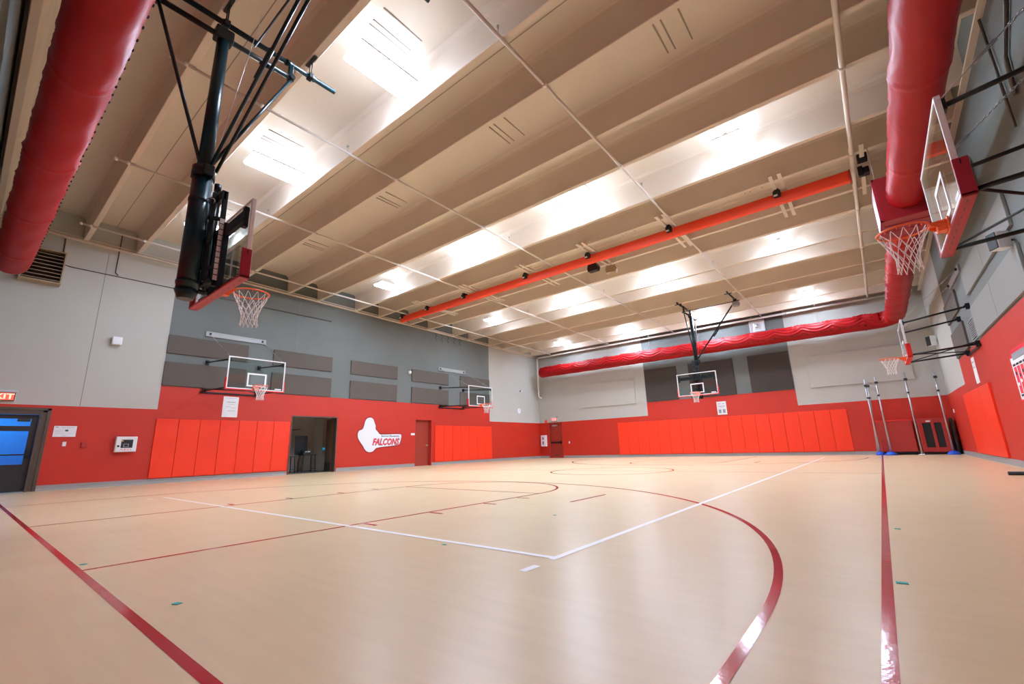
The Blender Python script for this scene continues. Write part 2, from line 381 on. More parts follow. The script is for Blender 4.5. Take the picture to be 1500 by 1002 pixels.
# ------------------------------------------------------------------ lamps in every second wide bay
rows = [('near', 3.90), ('second', 10.55), ('third', 17.25), ('far', 23.90)]
cols = [(-15.0, 'beside the left wall'), (-10.5, 'left of centre'), (-6.05, 'right of centre'), (-1.6, 'nearest the right wall')]
for rn, y in rows:
    for x, cn in cols:
        if rn == 'near' and x > -2: continue
        z = zs(y)+.17
        k = {'near': .58, 'second': 1.0, 'third': 1.0, 'far': .9}[rn]*{-15.0: .45, -10.5: 1.1, -6.05: 1.1, -1.6: .6}[x]
        key = 'lens_%d' % round(k*100)
        if key not in M:
            M[key] = mat('lamp_'+key, (.9, .9, .9), .4, emit=(.77, .935, 1.20), estr=LAMP_DOWN*k)
            M['up_'+key] = mat('lamp_up_'+key, (.9, .9, .9), .4, emit=(.77, .935, 1.20), estr=LAMP_UP*k)
        t = thing('ceiling_light', 'twin-lens white LED ceiling light, %s, in the %s lit roof bay' % (cn, rn), 'ceiling light', (x, y, z), 0, 'LED ceiling lights')
        b = MB(); b.bbox(-.30, .30, -.61, .61, .012, .055, .008)
        b.box(-.035, .035, -.58, .58, .055, .10); b.build('housing', 'white_paint', t)
        for s in (-1, 1):
            l = MB(); l.prism([(-.095, -.045), (.095, -.045), (.130, .010), (-.130, .010)], lambda u, v, w: (s*.155+u, -.585+w, v), 1.17); l.build('lens', key, t)
        for s in (-1, 1):
            u = MB(); u.box(s*.17-.09, s*.17+.09, -.5, .5, .057, .066); u.build('uplight_lens', 'up_'+key, t)
        for sy in (-.5, .5):
            w = MB(); w.tube([(-.12, sy, .05), (0, sy, zf(y)-z-.003), (.12, sy, .05)], .004, 5); w.build('hanging_wire', 'steel', t)

# ------------------------------------------------------------------ sprinkler pipes along the hall
pl = ['by the left wall', 'second from the left wall', 'third from the left wall', 'fourth from the left wall', 'nearest the right duct']
for i, (x, r, y0) in enumerate(((-17.0, .030, 1.26), (-12.53, .030, 1.26), (-8.36, .028, 1.26), (-3.80, .034, .2), (.57, .046, .2))):
    t = thing('sprinkler_pipe', 'long cream sprinkler pipe under the roof, %s' % pl[i], 'pipe', (x, y0, zs(y0)-r-.004), 0, 'sprinkler pipes')
    p = MB(); y1 = 25.36; p.tube([(0, 0, 0), (0, y1-y0, zs(y1)-zs(y0))], r, 10); p.build('pipe', 'pipe', t)
    for s in STEMS[::2]:
        if s < y0+.2 or s > 25: continue
        c = MB(); c.tube([(0, s-y0-.16, zs(s-.16)-zs(y0)), (0, s-y0-.10, zs(s-.1)-zs(y0))], r*1.45, 10); c.build('coupling', 'pipe', t)
    if y0 > 1:
        c = MB(); c.tube([(0, -.02, 0), (0, .05, 0)], r*1.5, 10); c.build('end_cap', 'pipe', t)
        c = MB(); c.tube([(0, .20, 0), (0, .26, 0)], r*1.4, 10); c.build('coupling', 'pipe', t)
    for s in [y for y in (4.6, 10.4, 16.9, 23.2)]:
        c = MB(); yy = s; c.tube([(0, yy-y0, zs(yy)-zs(y0)), (0, yy-y0, zs(yy)-zs(y0)+.16)], .012, 6); c.tube([(0, yy-y0, zs(yy)-zs(y0)+.16), (0, yy-y0, zs(yy)-zs(y0)+.19)], .03, 8); c.build('sprinkler_head', 'steel', t)
t = thing('main_pipe', 'cream main pipe along the top of the far wall, turning down in its left corner', 'pipe', (-18.2, 25.42, 4.12))
p = MB(); z = 2.83
p.tube([(.12, .15, 0), (0, .15, 0), (0, .0, .12), (0, 0, z-.12), (.02, 0, z-.03), (.12, 0, z), (20.3, 0, z)], .055, 12); p.build('pipe', 'pipe', t)
for x in (2.2, 6.6, 11., 15.5, 18.6):
    c = MB(); c.tube([(x, 0, z), (x, 0, z+1.2)], .010, 6); c.tube([(x-.02, 0, z), (x+.02, 0, z)], .065, 12); c.build('hanger', 'steel', t)

# ------------------------------------------------------------------ fabric ducts
def duct(path, R, ends, z_hint=1, swag=.018, hole_dir=None, hr=.024, hole_from=0.):
    """path: list of points ~5 cm apart. returns MB with wrinkled sleeve and outlet dots"""
    mb = MB(); seg = 56; n = len(path); vs = []; s = 0.; rows_ = []
    u = None
    for i, p in enumerate(path):
        d = (path[min(i+1, n-1)]-path[max(i-1, 0)]).normalized()
        if i: s += (p-path[i-1]).length
        up = Vector((0, 0, 1)); side = d.cross(up).normalized(); up = side.cross(d)
        L = 1.15; ph = (s+.2) / L; u_ = (ph-math.floor(ph))-.5; cell = math.floor(ph)
        rnd = random.Random(cell*13+5); a1 = .75+.5*rnd.random(); a2 = .8+.4*rnd.random()
        seam = .012*math.exp(-((s % 2.76)-1.38)**2/.0009)
        row = []
        for k in range(seg):
            t = 2*PI*k/seg
            at = abs(t if t < PI else t-2*PI)            # angle from the top
            q = at*R/.35
            f = math.exp(-(max(0, at-.3)/1.35)**2)
            w = 1-2*abs(math.sin(PI*(q/.46 + a2*5.2*u_*u_)))
            g = swag*a1*f*w*(1-.25*math.cos(2*PI*u_))
            g += .010*f*math.cos(2*PI*u_*1)*-1
            g += .006*math.sin(5*s+3*at)*(1 if at > 1 else .5)
            g += seam*1.2
            row.append(p + (up*math.cos(t)+side*math.sin(t))*(R+g))
        vs += row
    fs = [(i*seg+k, i*seg+(k+1) % seg, (i+1)*seg+(k+1) % seg, (i+1)*seg+k) for i in range(n-1) for k in range(seg)]
    mb.smooth = True; mb.add(vs, fs, 0)
    for e in ends:
        i = 0 if e == 0 else n-1; p = path[i]; d = (path[1]-path[0]).normalized() if e == 0 else (path[-2]-path[-1]).normalized()
        c = len(mb.v); b = i*seg; up = Vector((0, 0, 1)); side = d.cross(up).normalized()
        prev = [b+k for k in range(seg)]
        for st, (rf, dd) in enumerate(((.94, .045), (.75, .085), (.4, .11), (.02, .12))):
            ring = []
            for k in range(seg):
                q = Vector(mb.v[b+k]); mb.v.append(tuple(p-d*dd+(q-p)*rf)); ring.append(len(mb.v)-1)
            for k in range(seg): mb.f.append((prev[k], prev[(k+1) % seg], ring[(k+1) % seg], ring[k])); mb.mi.append(0); mb.sm.append(True)
            prev = ring
    if hole_dir:
        s = 0; nxt = .3+hole_from
        for i in range(1, n):
            s += (path[i]-path[i-1]).length
            if s >= nxt:
                nxt += .235; p = path[i]; d = (path[i]-path[i-1]).normalized(); up = Vector((0, 0, 1)); side = d.cross(up).normalized(); up = side.cross(d)
                t = hole_dir; nn = up*math.cos(t)+side*math.sin(t); tt = d; bb = nn.cross(tt)
                c = p+nn*(R+.016); ring = [c+(tt*math.cos(a)*hr+bb*math.sin(a)*hr*.8) for a in [2*PI*j/8 for j in range(8)]]
                mb.add([c+nn*.003]+ring+[r-nn*.02 for r in ring], [(0, 1+j, 1+(j+1) % 8) for j in range(8)]+[(1+j, 9+j, 9+(j+1) % 8, 1+(j+1) % 8) for j in range(8)], 1)
    return mb
def seg_path(pts, step=.055):
    out = []
    for a, b in zip(pts[:-1], pts[1:]):
        a = Vector(a); b = Vector(b); n = max(1, int((b-a).length/step))
        for i in range(n): out.append(a.lerp(b, i/n))
    out.append(Vector(pts[-1])); return out
def hangers(t, pts, R, spacing=1.84):
    i = 0
    for p in pts:
        h = MB(); top = zs(p.y)+.7
        h.tube([(p.x, p.y, p.z+R-.02), (p.x, p.y, top)], .006, 5); h.build('hanger', 'steel', t)
# near duct, along the wall behind the camera
pn = seg_path([(-17.45, .17, 6.10), (-8, .29, 6.12), (1.0, .34, 6.12)])
duct(pn, .35, (0, 1), hole_dir=-PI*.57).build('fabric_duct', ['duct', 'duct_hole']).name
t = bpy.data.objects['fabric_duct']; tag(t, 'thick red fabric duct crossing the upper left corner, close to the camera', 'duct', 'red fabric ducts')
hangers(t, [pn[i] for i in range(20, len(pn), 60)], .35)
pr = seg_path([(1.30, .95, 5.92), (1.30, 12.19, 5.92)])
t = duct(pr, .335, (0,), hole_dir=None, swag=.016).build('fabric_duct', ['duct', 'duct_hole'])
tag(t, 'red fabric duct overhead in the upper right, on the near side of the plenum box', 'duct', 'red fabric ducts')
hangers(t, [pr[i] for i in range(20, len(pr), 60)], .335)
pts = [(1.33, 13.41, 5.90), (1.33, 24.45, 5.85)]
bend = [(1.33-.50*(1-math.cos(a)), 24.45+.52*math.sin(a), 5.85-.06*a) for a in [PI/2*i/8 for i in range(1, 9)]]
pf = seg_path(pts)+[Vector(b) for b in bend]+seg_path([(.83-.02, 24.97, 5.755), (-17.55, 24.97, 5.755)])
t = duct(pf, .34, (1,), hole_dir=-PI*.66, swag=.055, hr=.034, hole_from=12.1).build('fabric_duct', ['duct', 'duct_hole'])
tag(t, 'long wrinkled red fabric duct with an elbow, running along the far wall', 'duct', 'red fabric ducts')
hangers(t, [pf[i] for i in range(250, len(pf)-10, 50)], .34)
# plenum box feeding the right-hand duct
t = thing('plenum_box', 'dark red sheet metal plenum box between the two right ducts', 'duct box', (.8, 12.2, 5.40))
b = MB(); b.bbox(.02, 1.3, 0, 1.2, 0, 1.05, .01); b.build('box', 'plenum', t)
b = MB(); b.box(-.012, .02, .05, 1.15, .06, .98); b.build('side_cover', 'white_paint', t)  # white colour stands in for the bright reflection off the metal cover
b = MB(); b.box(-.02, .03, 0, .04, 0, 1.05); b.box(-.02, .03, 1.16, 1.2, 0, 1.05); b.box(-.02, .03, 0, 1.2, 0, .04); b.box(-.02, .03, 0, 1.2, 1.0, 1.05)
for y in (.35, .75): b.box(.04, 1.28, y, y+.03, -.015, .0)
b.build('flange', 'pad_maroon', t)
for x in (.06, 1.2):
    for y in (.1, 1.1): b = MB(); b.tube([(x, y, 1.04), (x, y, 1.92)], .008, 5); b.build('hanger', 'steel', t)

# ------------------------------------------------------------------ rolled divider curtain across the middle
t = thing('divider_curtain', 'orange-red rolled divider curtain hung across the hall under the roof', 'curtain', (-17.4, 12.95, 6.93))
b = MB(); b.bbox(0, 17.86, -.075, .075, -.01, .285, .02); b.build('rolled_curtain', 'curtain', t)
b = MB(); b.tube([(-.03, 0, .24), (17.90, 0, .24)], .03, 10); b.build('drive_tube', 'curtain', t)
b = MB(); b.bbox(17.86, 17.90, -.10, .10, -.03, .285, .01); b.build('end_plate', 'mat_dark', t)
CLX = [-15.35, -12.95, -9.6, -6.85, -4.0, -1.08]
for x in CLX+[-17.24]:
    c = MB(); xx = x+17.4; c.bbox(xx-.09, xx+.09, -.17, -.05, .16, .34, .025); c.bbox(xx-.06, xx+.06, -.15, .12, .26, .40, .02)
    c.build('winch_clamp', 'black', t)
    c = MB(); c.bbox(xx-.075, xx+.02, -.185, -.165, .165, .215, .006); c.build('clamp_label', 'white_paint', t)
c = MB()
for y, z in ((-.32, .32), (-.02, .10)): c.bbox(18.06, 18.26, y, y+.20, z, z+.17, .015)
c.bbox(18.04, 18.14, -.05, .05, .05, .30, .01); c.build('motor', 'black', t)
sl = ['nearest the left wall', 'second from the left', 'third from the left', 'above the hanging loudspeakers', 'fifth from the left', 'sixth from the left', 'beside the curtain motor']
for i, x in enumerate([-15.35, -12.3, -9.33, -6.72, -4.0, -1.0, .66]):
    t = thing('roof_strut', 'pair of tan roof channels over the divider curtain, %s' % sl[i], 'bracket', (x, 12.05, 7.30), 0, 'roof struts over the curtain')
    for d in (-.10, .10):
        b = MB()
        for dy0, dy1 in ((0, 2.65),):
            b.beam((d, dy0, .02), (d, dy1, -.035), .085, .012); b.beam((d-.04, dy0, .045), (d-.04, dy1, -.01), .010, .05); b.beam((d+.04, dy0, .045), (d+.04, dy1, -.01), .010, .05)
        b.build('channel', 'tan_metal', t)
    b = MB(); b.tube([(0, .9, .02), (0, .9, .34-.28)], .012, 6); b.bbox(-.16, .16, .82, .98, -.03, -.015, .003); b.build('cross_plate', 'tan_metal', t)
# hanging loudspeakers
for i, (x, y, z, m, lb) in enumerate(((-7.02, 13.42, 6.86, 'black', 'dark loudspeaker cabinet hanging just behind the divider curtain'), (-6.55, 13.95, 6.84, 'horn', 'tan angular loudspeaker hung under a roof strut'))):
    t = thing('hanging_speaker', lb, 'loudspeaker', (x, y, z), .3*i, None)
    b = MB(); b.prism([(-.17, 0), (.17, 0), (.22, .13), (.16, .26), (-.16, .26), (-.2, .1)], lambda u, v, w: (u, w, v), .22); b.build('cabinet', m, t)
    b = MB(); b.tube([(0, .11, .26), (0, .11, 7.28-z)], .015, 6); b.bbox(-.05, .05, .06, .16, .255, .28, .004); b.build('bracket', 'tan_metal', t)

# ------------------------------------------------------------------ basketball hoops
def rim_and_net(t, y0=0., rim_m='orange', n=12, seed=1):
    """board face at y0 in local space, court towards +y, rim height at local z = 3.05"""
    z = 3.05; c = (0, y0+.38, z); r = .2286
    b = MB(); pts = [(c[0]+r*math.cos(a), c[1]+r*math.sin(a), z) for a in [2*PI*k/40 for k in range(40)]]
    b.tube(pts, .0105, 8, closed=True)
    for k in range(n):
        a = 2*PI*(k+.5)/n; p = (r*math.cos(a), r*math.sin(a))
        b.tube([(c[0]+p[0]*.97, c[1]+p[1]*.97, z-.005), (c[0]+p[0]*.93, c[1]+p[1]*.93, z-.03), (c[0]+p[0]*1.0, c[1]+p[1]*1.0, z-.032)], .004, 5)
    rim = b.build('rim', rim_m, t)
    b = MB(); b.bbox(-.12, .12, y0+.004, y0+.02, z-.13, z+.02, .006); b.prism([(-.075, 0), (.075, 0), (.10, -.15), (-.10, -.15)], lambda u, v, w: (u, y0+.15+v, z-.02+w), .018)
    b.prism([(0, 0), (.15, .0), (.14, -.035), (0, -.12)], lambda u, v, w: (-.075+w, y0+.01+u, z-.005+v), .012)
    b.prism([(0, 0), (.15, .0), (.14, -.035), (0, -.12)], lambda u, v, w: (.063+w, y0+.01+u, z-.005+v), .012)
    b.bbox(-.06, .06, y0+.02, y0+.10, z-.11, z-.03, .008)
    b.build('rim_bracket', rim_m, rim)
    b = MB(); rnd = random.Random(seed); H = .44
    def rad(h): # h 0..1
        return (.222*(1-h)+.105*h) if h < .0 else .222-.122*math.sin(min(1, h*1.15)*PI/2)+.012*max(0, h-.75)*4
    tilt = (rnd.uniform(-.015, .015), rnd.uniform(-.015, .015))
    m = 26
    for k in range(n):
        for sg in (1, -1):
            pts = []
            for i in range(m+1):
                h = i/m; zz = z-.025-H*h
                hh = max(0, (h-.14)/.86)
                # first stretch hangs straight as loops, then diamonds
                ang = 2*PI*k/n + sg*(PI/n)*(min(h/.14, 1)*1.0*(.5) + hh*4.5)
                rr = rad(h)*(1+.02*math.sin(k*2.1+i*.5))
                wob = .004*math.sin(i*1.3+k)
                pts.append((c[0]+rr*math.cos(ang)+wob+tilt[0]*h, c[1]+rr*math.sin(ang)+tilt[1]*h, zz+wob))
            b.tube(pts, .0042, 5)
        a = 2*PI*(k+.5)/n
    for k in range(n):
        a = 2*PI*k/n+PI/n*1.0
        b.sphere((c[0]+rad(1)*math.cos(a)+tilt[0], c[1]+rad(1)*math.sin(a)+tilt[1], z-.025-H-.004), .009, 6)
    b.build('net', 'net', rim)
    return rim
def backboard(t, y0=0., pad='pad_red', w=1.83, h=1.07, z0=2.945):
    x = w/2; f = .035; d = .045
    g = MB(); g.box(-x+.02, x-.02, y0-.014, y0-.002, z0+.02, z0+h-.02); bd = g.build('glass_board', 'glass', t)
    b = MB()
    for a in ((-x, x, z0, z0+f), (-x, x, z0+h-f, z0+h)): b.bbox(a[0], a[1], y0-d, y0+.004, a[2], a[3], .004)
    for a in (-1, 1): b.bbox(a*x, a*(x-f), y0-d, y0+.004, z0+f, z0+h-f, .004)
    b.build('frame', 'white_paint', bd)
    b = MB(); l = .05; zz = 3.05; W2 = .305; HH = .457     # shooter's square
    b.box(-W2, W2, y0-.002, y0+.002, zz, zz+l); b.box(-W2, W2, y0-.002, y0+.002, zz+HH-l, zz+HH)
    b.box(-W2, -W2+l, y0-.002, y0+.002, zz+l, zz+HH-l); b.box(W2-l, W2, y0-.002, y0+.002, zz+l, zz+HH-l)
    b.build('target_square', 'white_paint', bd)
    b = MB(); b.box(-x+.09, -x+.30, y0-.002, y0+.001, z0+.055, z0+.095); b.build('maker_label', 'paper', bd)
    b = MB(); q = .030; hp = .36
    b.bbox(-x-q, x+q, y0-.105, y0+.012, z0-q, z0+.006, .010)
    for s in (-1, 1): b.bbox(s*(x+q), s*(x-.006), y0-.105, y0+.012, z0-q, z0+hp, .010)
    b.cur = 1
    for k in range(9):
        xx = -x+.12+k*(w-.24)/8; b.box(xx-.035, xx+.035, y0-.045, y0-.037, z0-q-.0015, z0-q+.001)
    for s in (-1, 1): b.box(s*(x+q)-.0015, s*(x+q)+.0015, y0-.05, y0-.04, z0+hp-.07, z0+hp-.02)
    b.build('edge_pad', [pad, 'black'], bd)
    return bd
def wall_hoop(loc, rz, D, label, arm_m, rail_m, pad, seed, open_y):
    """local: board face y=0, wall at y=-D"""
    t = thing('basketball_hoop', label, 'basketball hoop', loc, rz)
    backboard(t, 0, pad); rim_and_net(t, 0, seed=seed)
    for z, zz, nm in ((4.04-.13, 4.10, 'upper_arm'), (2.98, 3.07, 'lower_arm')):
        for s in (-1, 1):
            b = MB(); b.tube([(s*.86, -.05, z), (s*.88, -D+.06, zz)], .026, 10)
            b.bbox(s*.86-.05, s*.86+.05, -.075, -.045, z-.06, z+.06, .005)
            b.bbox(s*.88-.05, s*.88+.05, -D+.001, -D+.09, zz-.08, zz+.08, .006)
            b.tube([(s*.88-.06, -D+.10, zz), (s*.88+.06, -D+.10, zz)], .03, 10)
            b.build(nm, arm_m, t)
    b = MB(); b.tube([(-.86, -.10, 2.99), (.88, -D+.1, 3.12)], .016, 8); b.tube([(.86, -.10, 2.99), (-.88, -D+.1, 3.12)], .016, 8); b.build('cross_brace', arm_m, t)
    b = MB(); b.bbox(-1.04, 1.04, -D+.001, -D+.05, 5.06, 5.25, .008); b.build('wall_rail', rail_m, t)
    b = MB(); b.bbox(-1.0, 1.0, -D+.001, -D+.045, 2.99, 3.05, .006)
    b.build('lower_rail', arm_m, t)
    for s in (-1, 1):
        b = MB(); b.bbox(s*.9-.03, s*.9+.03, -D+.05, -D+.10, 5.12, 5.19, .008); b.build('rail_bolt', 'black', t)
    for s in (-1, 1):          # chain with turnbuckle from the rail down to the board corner
        b = MB(); a = Vector((s*.90, -D+.09, 5.13)); e = Vector((s*.86, -.05, 3.99)); L = (e-a).length; nl = int(L*.62/.045)
        d = (e-a)/L; u = d.cross(Vector((1, 0, 0))).normalized(); v = d.cross(u)
        for k in range(nl):
            p = a+d*(.045*k); q = u if k % 2 else v; h = .0105
            b.tube([p+q*h, p+q*h+d*.05, p-q*h+d*.05, p-q*h], .0045, 5, closed=True)
        p = a+d*(.045*nl); b.tube([p, e], .006, 6); b.tube([p+d*.1+u*.014, p+d*.34+u*.014], .005, 5); b.tube([p+d*.1-u*.014, p+d*.34-u*.014], .005, 5)
        b.build('chain', 'steel', t)
    return t
wall_hoop((-16.20, 6.16, 0), -PI/2, 2.25, 'glass basketball hoop on the left wall, nearer one, above the white notice', 'black', 'grey_steel', 'pad_red', 3, 0)
wall_hoop((-16.20, 17.33, 0), -PI/2, 2.25, 'glass basketball hoop on the left wall, farther one beyond the red door', 'black', 'grey_steel', 'pad_red', 4, 0)
wall_hoop((.95, 6.43, 0), PI/2, 1.45, 'glass basketball hoop on the right wall, large and near, with orange rim and maroon pad', 'black', 'grey_steel', 'pad_maroon', 5, 0)
wall_hoop((.95, 17.40, 0), PI/2, 1.45, 'glass basketball hoop on the right wall, small and far, seen edge-on', 'black', 'grey_steel', 'pad_red', 6, 0)

def ceiling_hoop(loc, rz, label, pad, sx, gy, seed, BO, yc0, yc1, cly, pole='teal_steel'):
    """local: board face y=0 facing +y. sx = side of the diagonal brace, gy = global y of a local y"""
    t = thing('basketball_hoop', label, 'basketball hoop', loc, rz)
    backboard(t, 0, pad, z0=2.945); rim_and_net(t, 0, seed=seed)
    my = -.385           # mast y
    b = MB(); b.tube([(0, my, 4.45), (0, my, 7.00)], [.092, .078], 18); b.tube([(0, my, 2.86), (0, my, 4.62)], .122, 20)
    b.tube([(0, my, 2.98), (0, my, 3.02)], .132, 20); b.tube([(0, my, 2.78), (0, my, 2.90)], [.09, .135], 20)
    mast = b.build('mast', pole, t)
    b = MB(); b.tube([(0, my, 4.52), (0, my, 4.68)], .14, 16); b.tube([(-.16, my, 4.6), (.16, my, 4.6)], .03, 10)
    for s in (-1, 1): b.bbox(s*.10, s*.18, my-.05, my+.08, 4.52, 4.68, .01)
    b.build('clamp_collar', 'black', mast)
    b = MB(); b.tube([(0, my, 4.16), (0, my, 4.20)], .13, 20); b.build('band', 'black', mast)
    b = MB(); pts = [(.14*math.cos(a)+.08, my+.09+.05*math.sin(a), 4.18) for a in [2*PI*k/16 for k in range(16)]]; b.tube(pts, .006, 5, closed=True); b.build('ring_pin', 'steel', mast)
    # board carrier: twin channels, height adjuster, frame behind the glass
    b = MB()
    for s in (-1, 1):
        b.bbox(s*.055, s*.095, my+.12, my+.17, 3.05, 4.35, .006); b.bbox(s*.14, s*.18, my+.22, my+.28, 2.98, 4.38, .006)
        b.beam((s*.16, my+.24, 3.95), (0, my+.06, 3.98), .03, .05); b.beam((s*.16, my+.24, 3.25), (0, my+.06, 3.22), .03, .05)
    b.bbox(-.18, .18, my+.20, my+.26, 4.25, 4.38, .006); b.bbox(-.18, .18, my+.20, my+.26, 3.02, 3.12, .006); b.bbox(-.18, .18, my+.10, my+.16, 3.55, 3.66, .006)
    b.tube([(0, my+.19, 2.95), (0, my+.19, 4.5)], .02, 10); b.tube([(0, my+.19, 4.42), (0, my+.19, 4.52)], .045, 12)
    b.tube([(-.22, my+.16, 3.02), (.22, my+.16, 3.02)], .03, 10); b.tube([(-.14, my+.05, 2.98), (-.05, my+.22, 2.93)], .035, 10)
    b.build('carrier', 'black', t)
    for sd in (-1, 1):
        b = MB(); b.box(sd*.180, sd*.187, my+.213, my+.277, 3.05, 3.96, 1)
        for k in range(11): b.box(sd*.187, sd*.1885, my+.215, my+.275, 3.06+k*.082, 3.06+k*.082+.070, 0)
        b.build('height_scale', ['paper', 'black'], t)
    b = MB()
    for z in (3.80, 3.90): pass
    b.bbox(-.86, .86, -.10, -.05, 3.84, 3.855, .003); b.bbox(-.86, .86, -.105, -.095, 3.70, 3.85, .003); b.bbox(-.86, .86, -.10, -.05, 3.70, 3.715, .003)
    for s in (-1, 1): b.bbox(s*.78, s*.86, -.10, -.045, 3.62, 3.90, .004); b.bbox(s*.12, s*.22, -.12, -.05, 2.93, 3.9, .004)
    b.bbox(-.6, .6, -.09, -.05, 2.93, 2.99, .004)
    b.build('board_mount', 'black', t)
    # hinge bar under the roof pipe, with the two V struts to the mast
    b = MB(); b.tube([(0, -1.22, 6.92), (0, .66, 6.92)], .040, 12); b.bbox(-.09, .09, my-.12, my+.12, 6.84, 7.04, .02)
    for y in (-1.18, .62): b.tube([(-.07, y, 6.92), (.07, y, 6.92)], .045, 10)
    b.build('hinge_bar', 'black', t)
    for y in (-1.18, .62):
        b = MB(); b.tube([(0, y, 6.90), (0, my+(.05 if y > 0 else -.05), 4.72)], .024, 10); b.build('side_strut', pole if y > 0 else 'black', t)
    b = MB(); b.tube([(0, yc0, 7.18), (0, yc1, 7.18)], .042, 12)
    for y in (my, .55, .95): b.tube([(0, y-.05, 7.18), (0, y+.05, 7.18)], .055, 12); 
    for y in (my, .60): b.bbox(-.035, .035, y-.035, y+.035, 6.92, 7.20, .008)
    b.build('roof_pipe', pole, t)
    b = MB(); b.tube([(sx*BO, yc0, 7.18), (sx*BO, yc1, 7.18)], .034, 12); b.bbox(sx*BO-.07, sx*BO+.07, my+.3, my+.55, 7.03, 7.2, .02); b.build('roof_pipe', 'black', t)
    b = MB(); b.tube([(0, my+.42, 7.10), (sx*BO, my+.42, 7.10)], .016, 8); b.build('cross_tube', 'black', t)
    for k, dy in enumerate((-.045, .045)):
        b = MB(); a = Vector((sx*.06, my+dy+.08, 4.66)); m = Vector((sx*1.15, my+dy+.25, 5.83)); e = Vector((sx*(BO-.03), my+dy+.42, 7.10))
        b.tube([a, e], .022, 10)
        if k == 0:
            b.tube([m-(e-a).normalized()*.22, m+(e-a).normalized()*.22], .034, 10); b.tube([m+Vector((0, -.05, 0)), m+Vector((0, .12, 0))], .03, 10)
        b.build('diagonal_brace', 'black' if k else pole, t)
    b = MB(); b.bbox(sx*(BO-.13), sx*(BO+.13), my+.28, my+.58, 6.86, 7.06, .03); b.tube([(sx*(BO-.15), my+.43, 6.95), (sx*(BO+.17), my+.43, 6.95)], .075, 14); b.build('winch', 'grey_steel', t)
    b = MB(); b.tube([(sx*.05, my+.02, 4.3), (sx*.55, my+.3, 7.2)], .004, 5); b.build('cable', 'steel', t)
    # clamps hanging from the roof stems
    for x in (0, sx*BO):
        for y in cly:
            zz = zs(gy(y)); b = MB(); b.bbox(x-.16, x+.16, y-.03, y+.03, zz-.03, zz-.001, .005)
            for s in (-1, 1): b.tube([(x+s*.045, y, zz-.02), (x+s*.045, y, 7.14)], .009, 6)
            b.bbox(x-.065, x+.065, y-.04, y+.04, 7.13, 7.225, .01); b.build('roof_clamp', 'black', t)
    return t
ceiling_hoop((-6.65, 1.955, 0), 0, 'ceiling-hung glass hoop in the upper left foreground, on a thick dark mast', 'pad_maroon', 1, lambda y: 1.955+y, 8, 2.6, -1.0, 1.38, (-.375, .925))
ceiling_hoop((-6.42, 21.95, 0), PI, 'ceiling-hung glass hoop facing the camera in front of the far wall', 'pad_red', -1, lambda y: 21.95-y, 9, 2.2, -.75, 1.5, (.0, 1.32))

# ------------------------------------------------------------------ wall padding, one object per pad
def pad_row(u0, u1, n, fn, label, group, z0=.17, z1=2.06, th=.05, rev=False):
    w = (u1-u0)/n
    for k in range(n):
        a = u0+k*w; b = MB(); c = fn((a+w/2), z0, 0)
        e = .004; r = .012; pr = []
        vs = []; 
        # cushion: rounded edges, slightly domed front
        L = [(e, 0), (e, th-r), (e+r*.3, th-r*.3), (e+r, th), (w/2, th+.004), (w-e-r, th), (w-e-r*.3, th-r*.3), (w-e, th-r), (w-e, 0)]
        for zz, ins in ((z0, r), (z0+r*.3, r*.3), (z0+r, 0), ((z0+z1)/2, 0), (z1-r, 0), (z1-r*.3, r*.3), (z1, r)):
            for (p, t_) in L: vs.append(Vector(fn(a+p, zz, min(t_, th+.004-ins) if t_ > th-r else t_))-Vector(c))
        m = len(L); fs = [(i*m+j, i*m+j+1, (i+1)*m+j+1, (i+1)*m+j) for i in range(6) for j in range(m-1)]
        fs += [list(range(m))[::-1], [6*m+j for j in range(m)]]
        b.smooth = False; b.add(vs, fs, 0)
        o = b.build('wall_pad', 'mat_red'); o.location = c
        tag(o, label(k, n), 'wall pad', group)
ordn = ['first', 'second', 'third', 'fourth', 'fifth', 'sixth', 'seventh', 'eighth', 'ninth', 'tenth', 'eleventh', 'twelfth', 'thirteenth', 'fourteenth', 'fifteenth', 'sixteenth', 'seventeenth', 'eighteenth']
pad_row(4.06, 8.42, 7, on_left(), lambda k, n: 'tall red wall pad left of the dark doorway, %s from the left' % ordn[k], 'red wall pads left of the dark doorway')
pad_row(16.08, 20.62, 7, on_left(), lambda k, n: 'tall red wall pad on the left wall past the red door, %s from that door' % ordn[k], 'red wall pads past the red door')
pad_row(-12.52, -1.06, 18, on_far(), lambda k, n: 'tall red wall pad on the far wall, %s from the left' % ordn[k], 'red wall pads on the far wall')
pad_row(16.66, 21.3, 3, on_right(), lambda k, n: 'wide red wall pad on the right wall, %s' % ['nearest the camera', 'middle of three', 'farthest from the camera'][k], 'red wall pads on the right wall')

# ------------------------------------------------------------------ acoustic panels
def panel(u0, u1, z0, z1, fn, m, label, group, th=.055):
    c = Vector(fn((u0+u1)/2, z0, 0)); b = MB(); P = [Vector(fn(u, z, t)) for u, z, t in ((u0, z0, .003), (u1, z1, th))]
    b.bbox(P[0].x-c.x, P[1].x-c.x, P[0].y-c.y, P[1].y-c.y, P[0].z-c.z, P[1].z-c.z, .008)
    o = b.build('acoustic_panel', m); o.location = c; tag(o, label, 'acoustic panel', group); return o
cl = ['leftmost', 'second from the left', 'middle', 'fourth from the left', 'rightmost']
for i, (a, b_) in enumerate(((4.055, 6.60), (7.54, 10.06), (10.98, 13.56), (14.48, 17.05), (17.96, 20.48))):
    panel(a, b_, 4.29, 4.93, on_left(), 'panel', '%s taupe acoustic panel in the upper row on the left wall' % cl[i], 'acoustic panels on the left wall')
    panel(a, b_, 3.18, 3.99, on_left(), 'panel', '%s taupe acoustic panel in the lower row, just above the red paint' % cl[i], 'acoustic panels on the left wall')
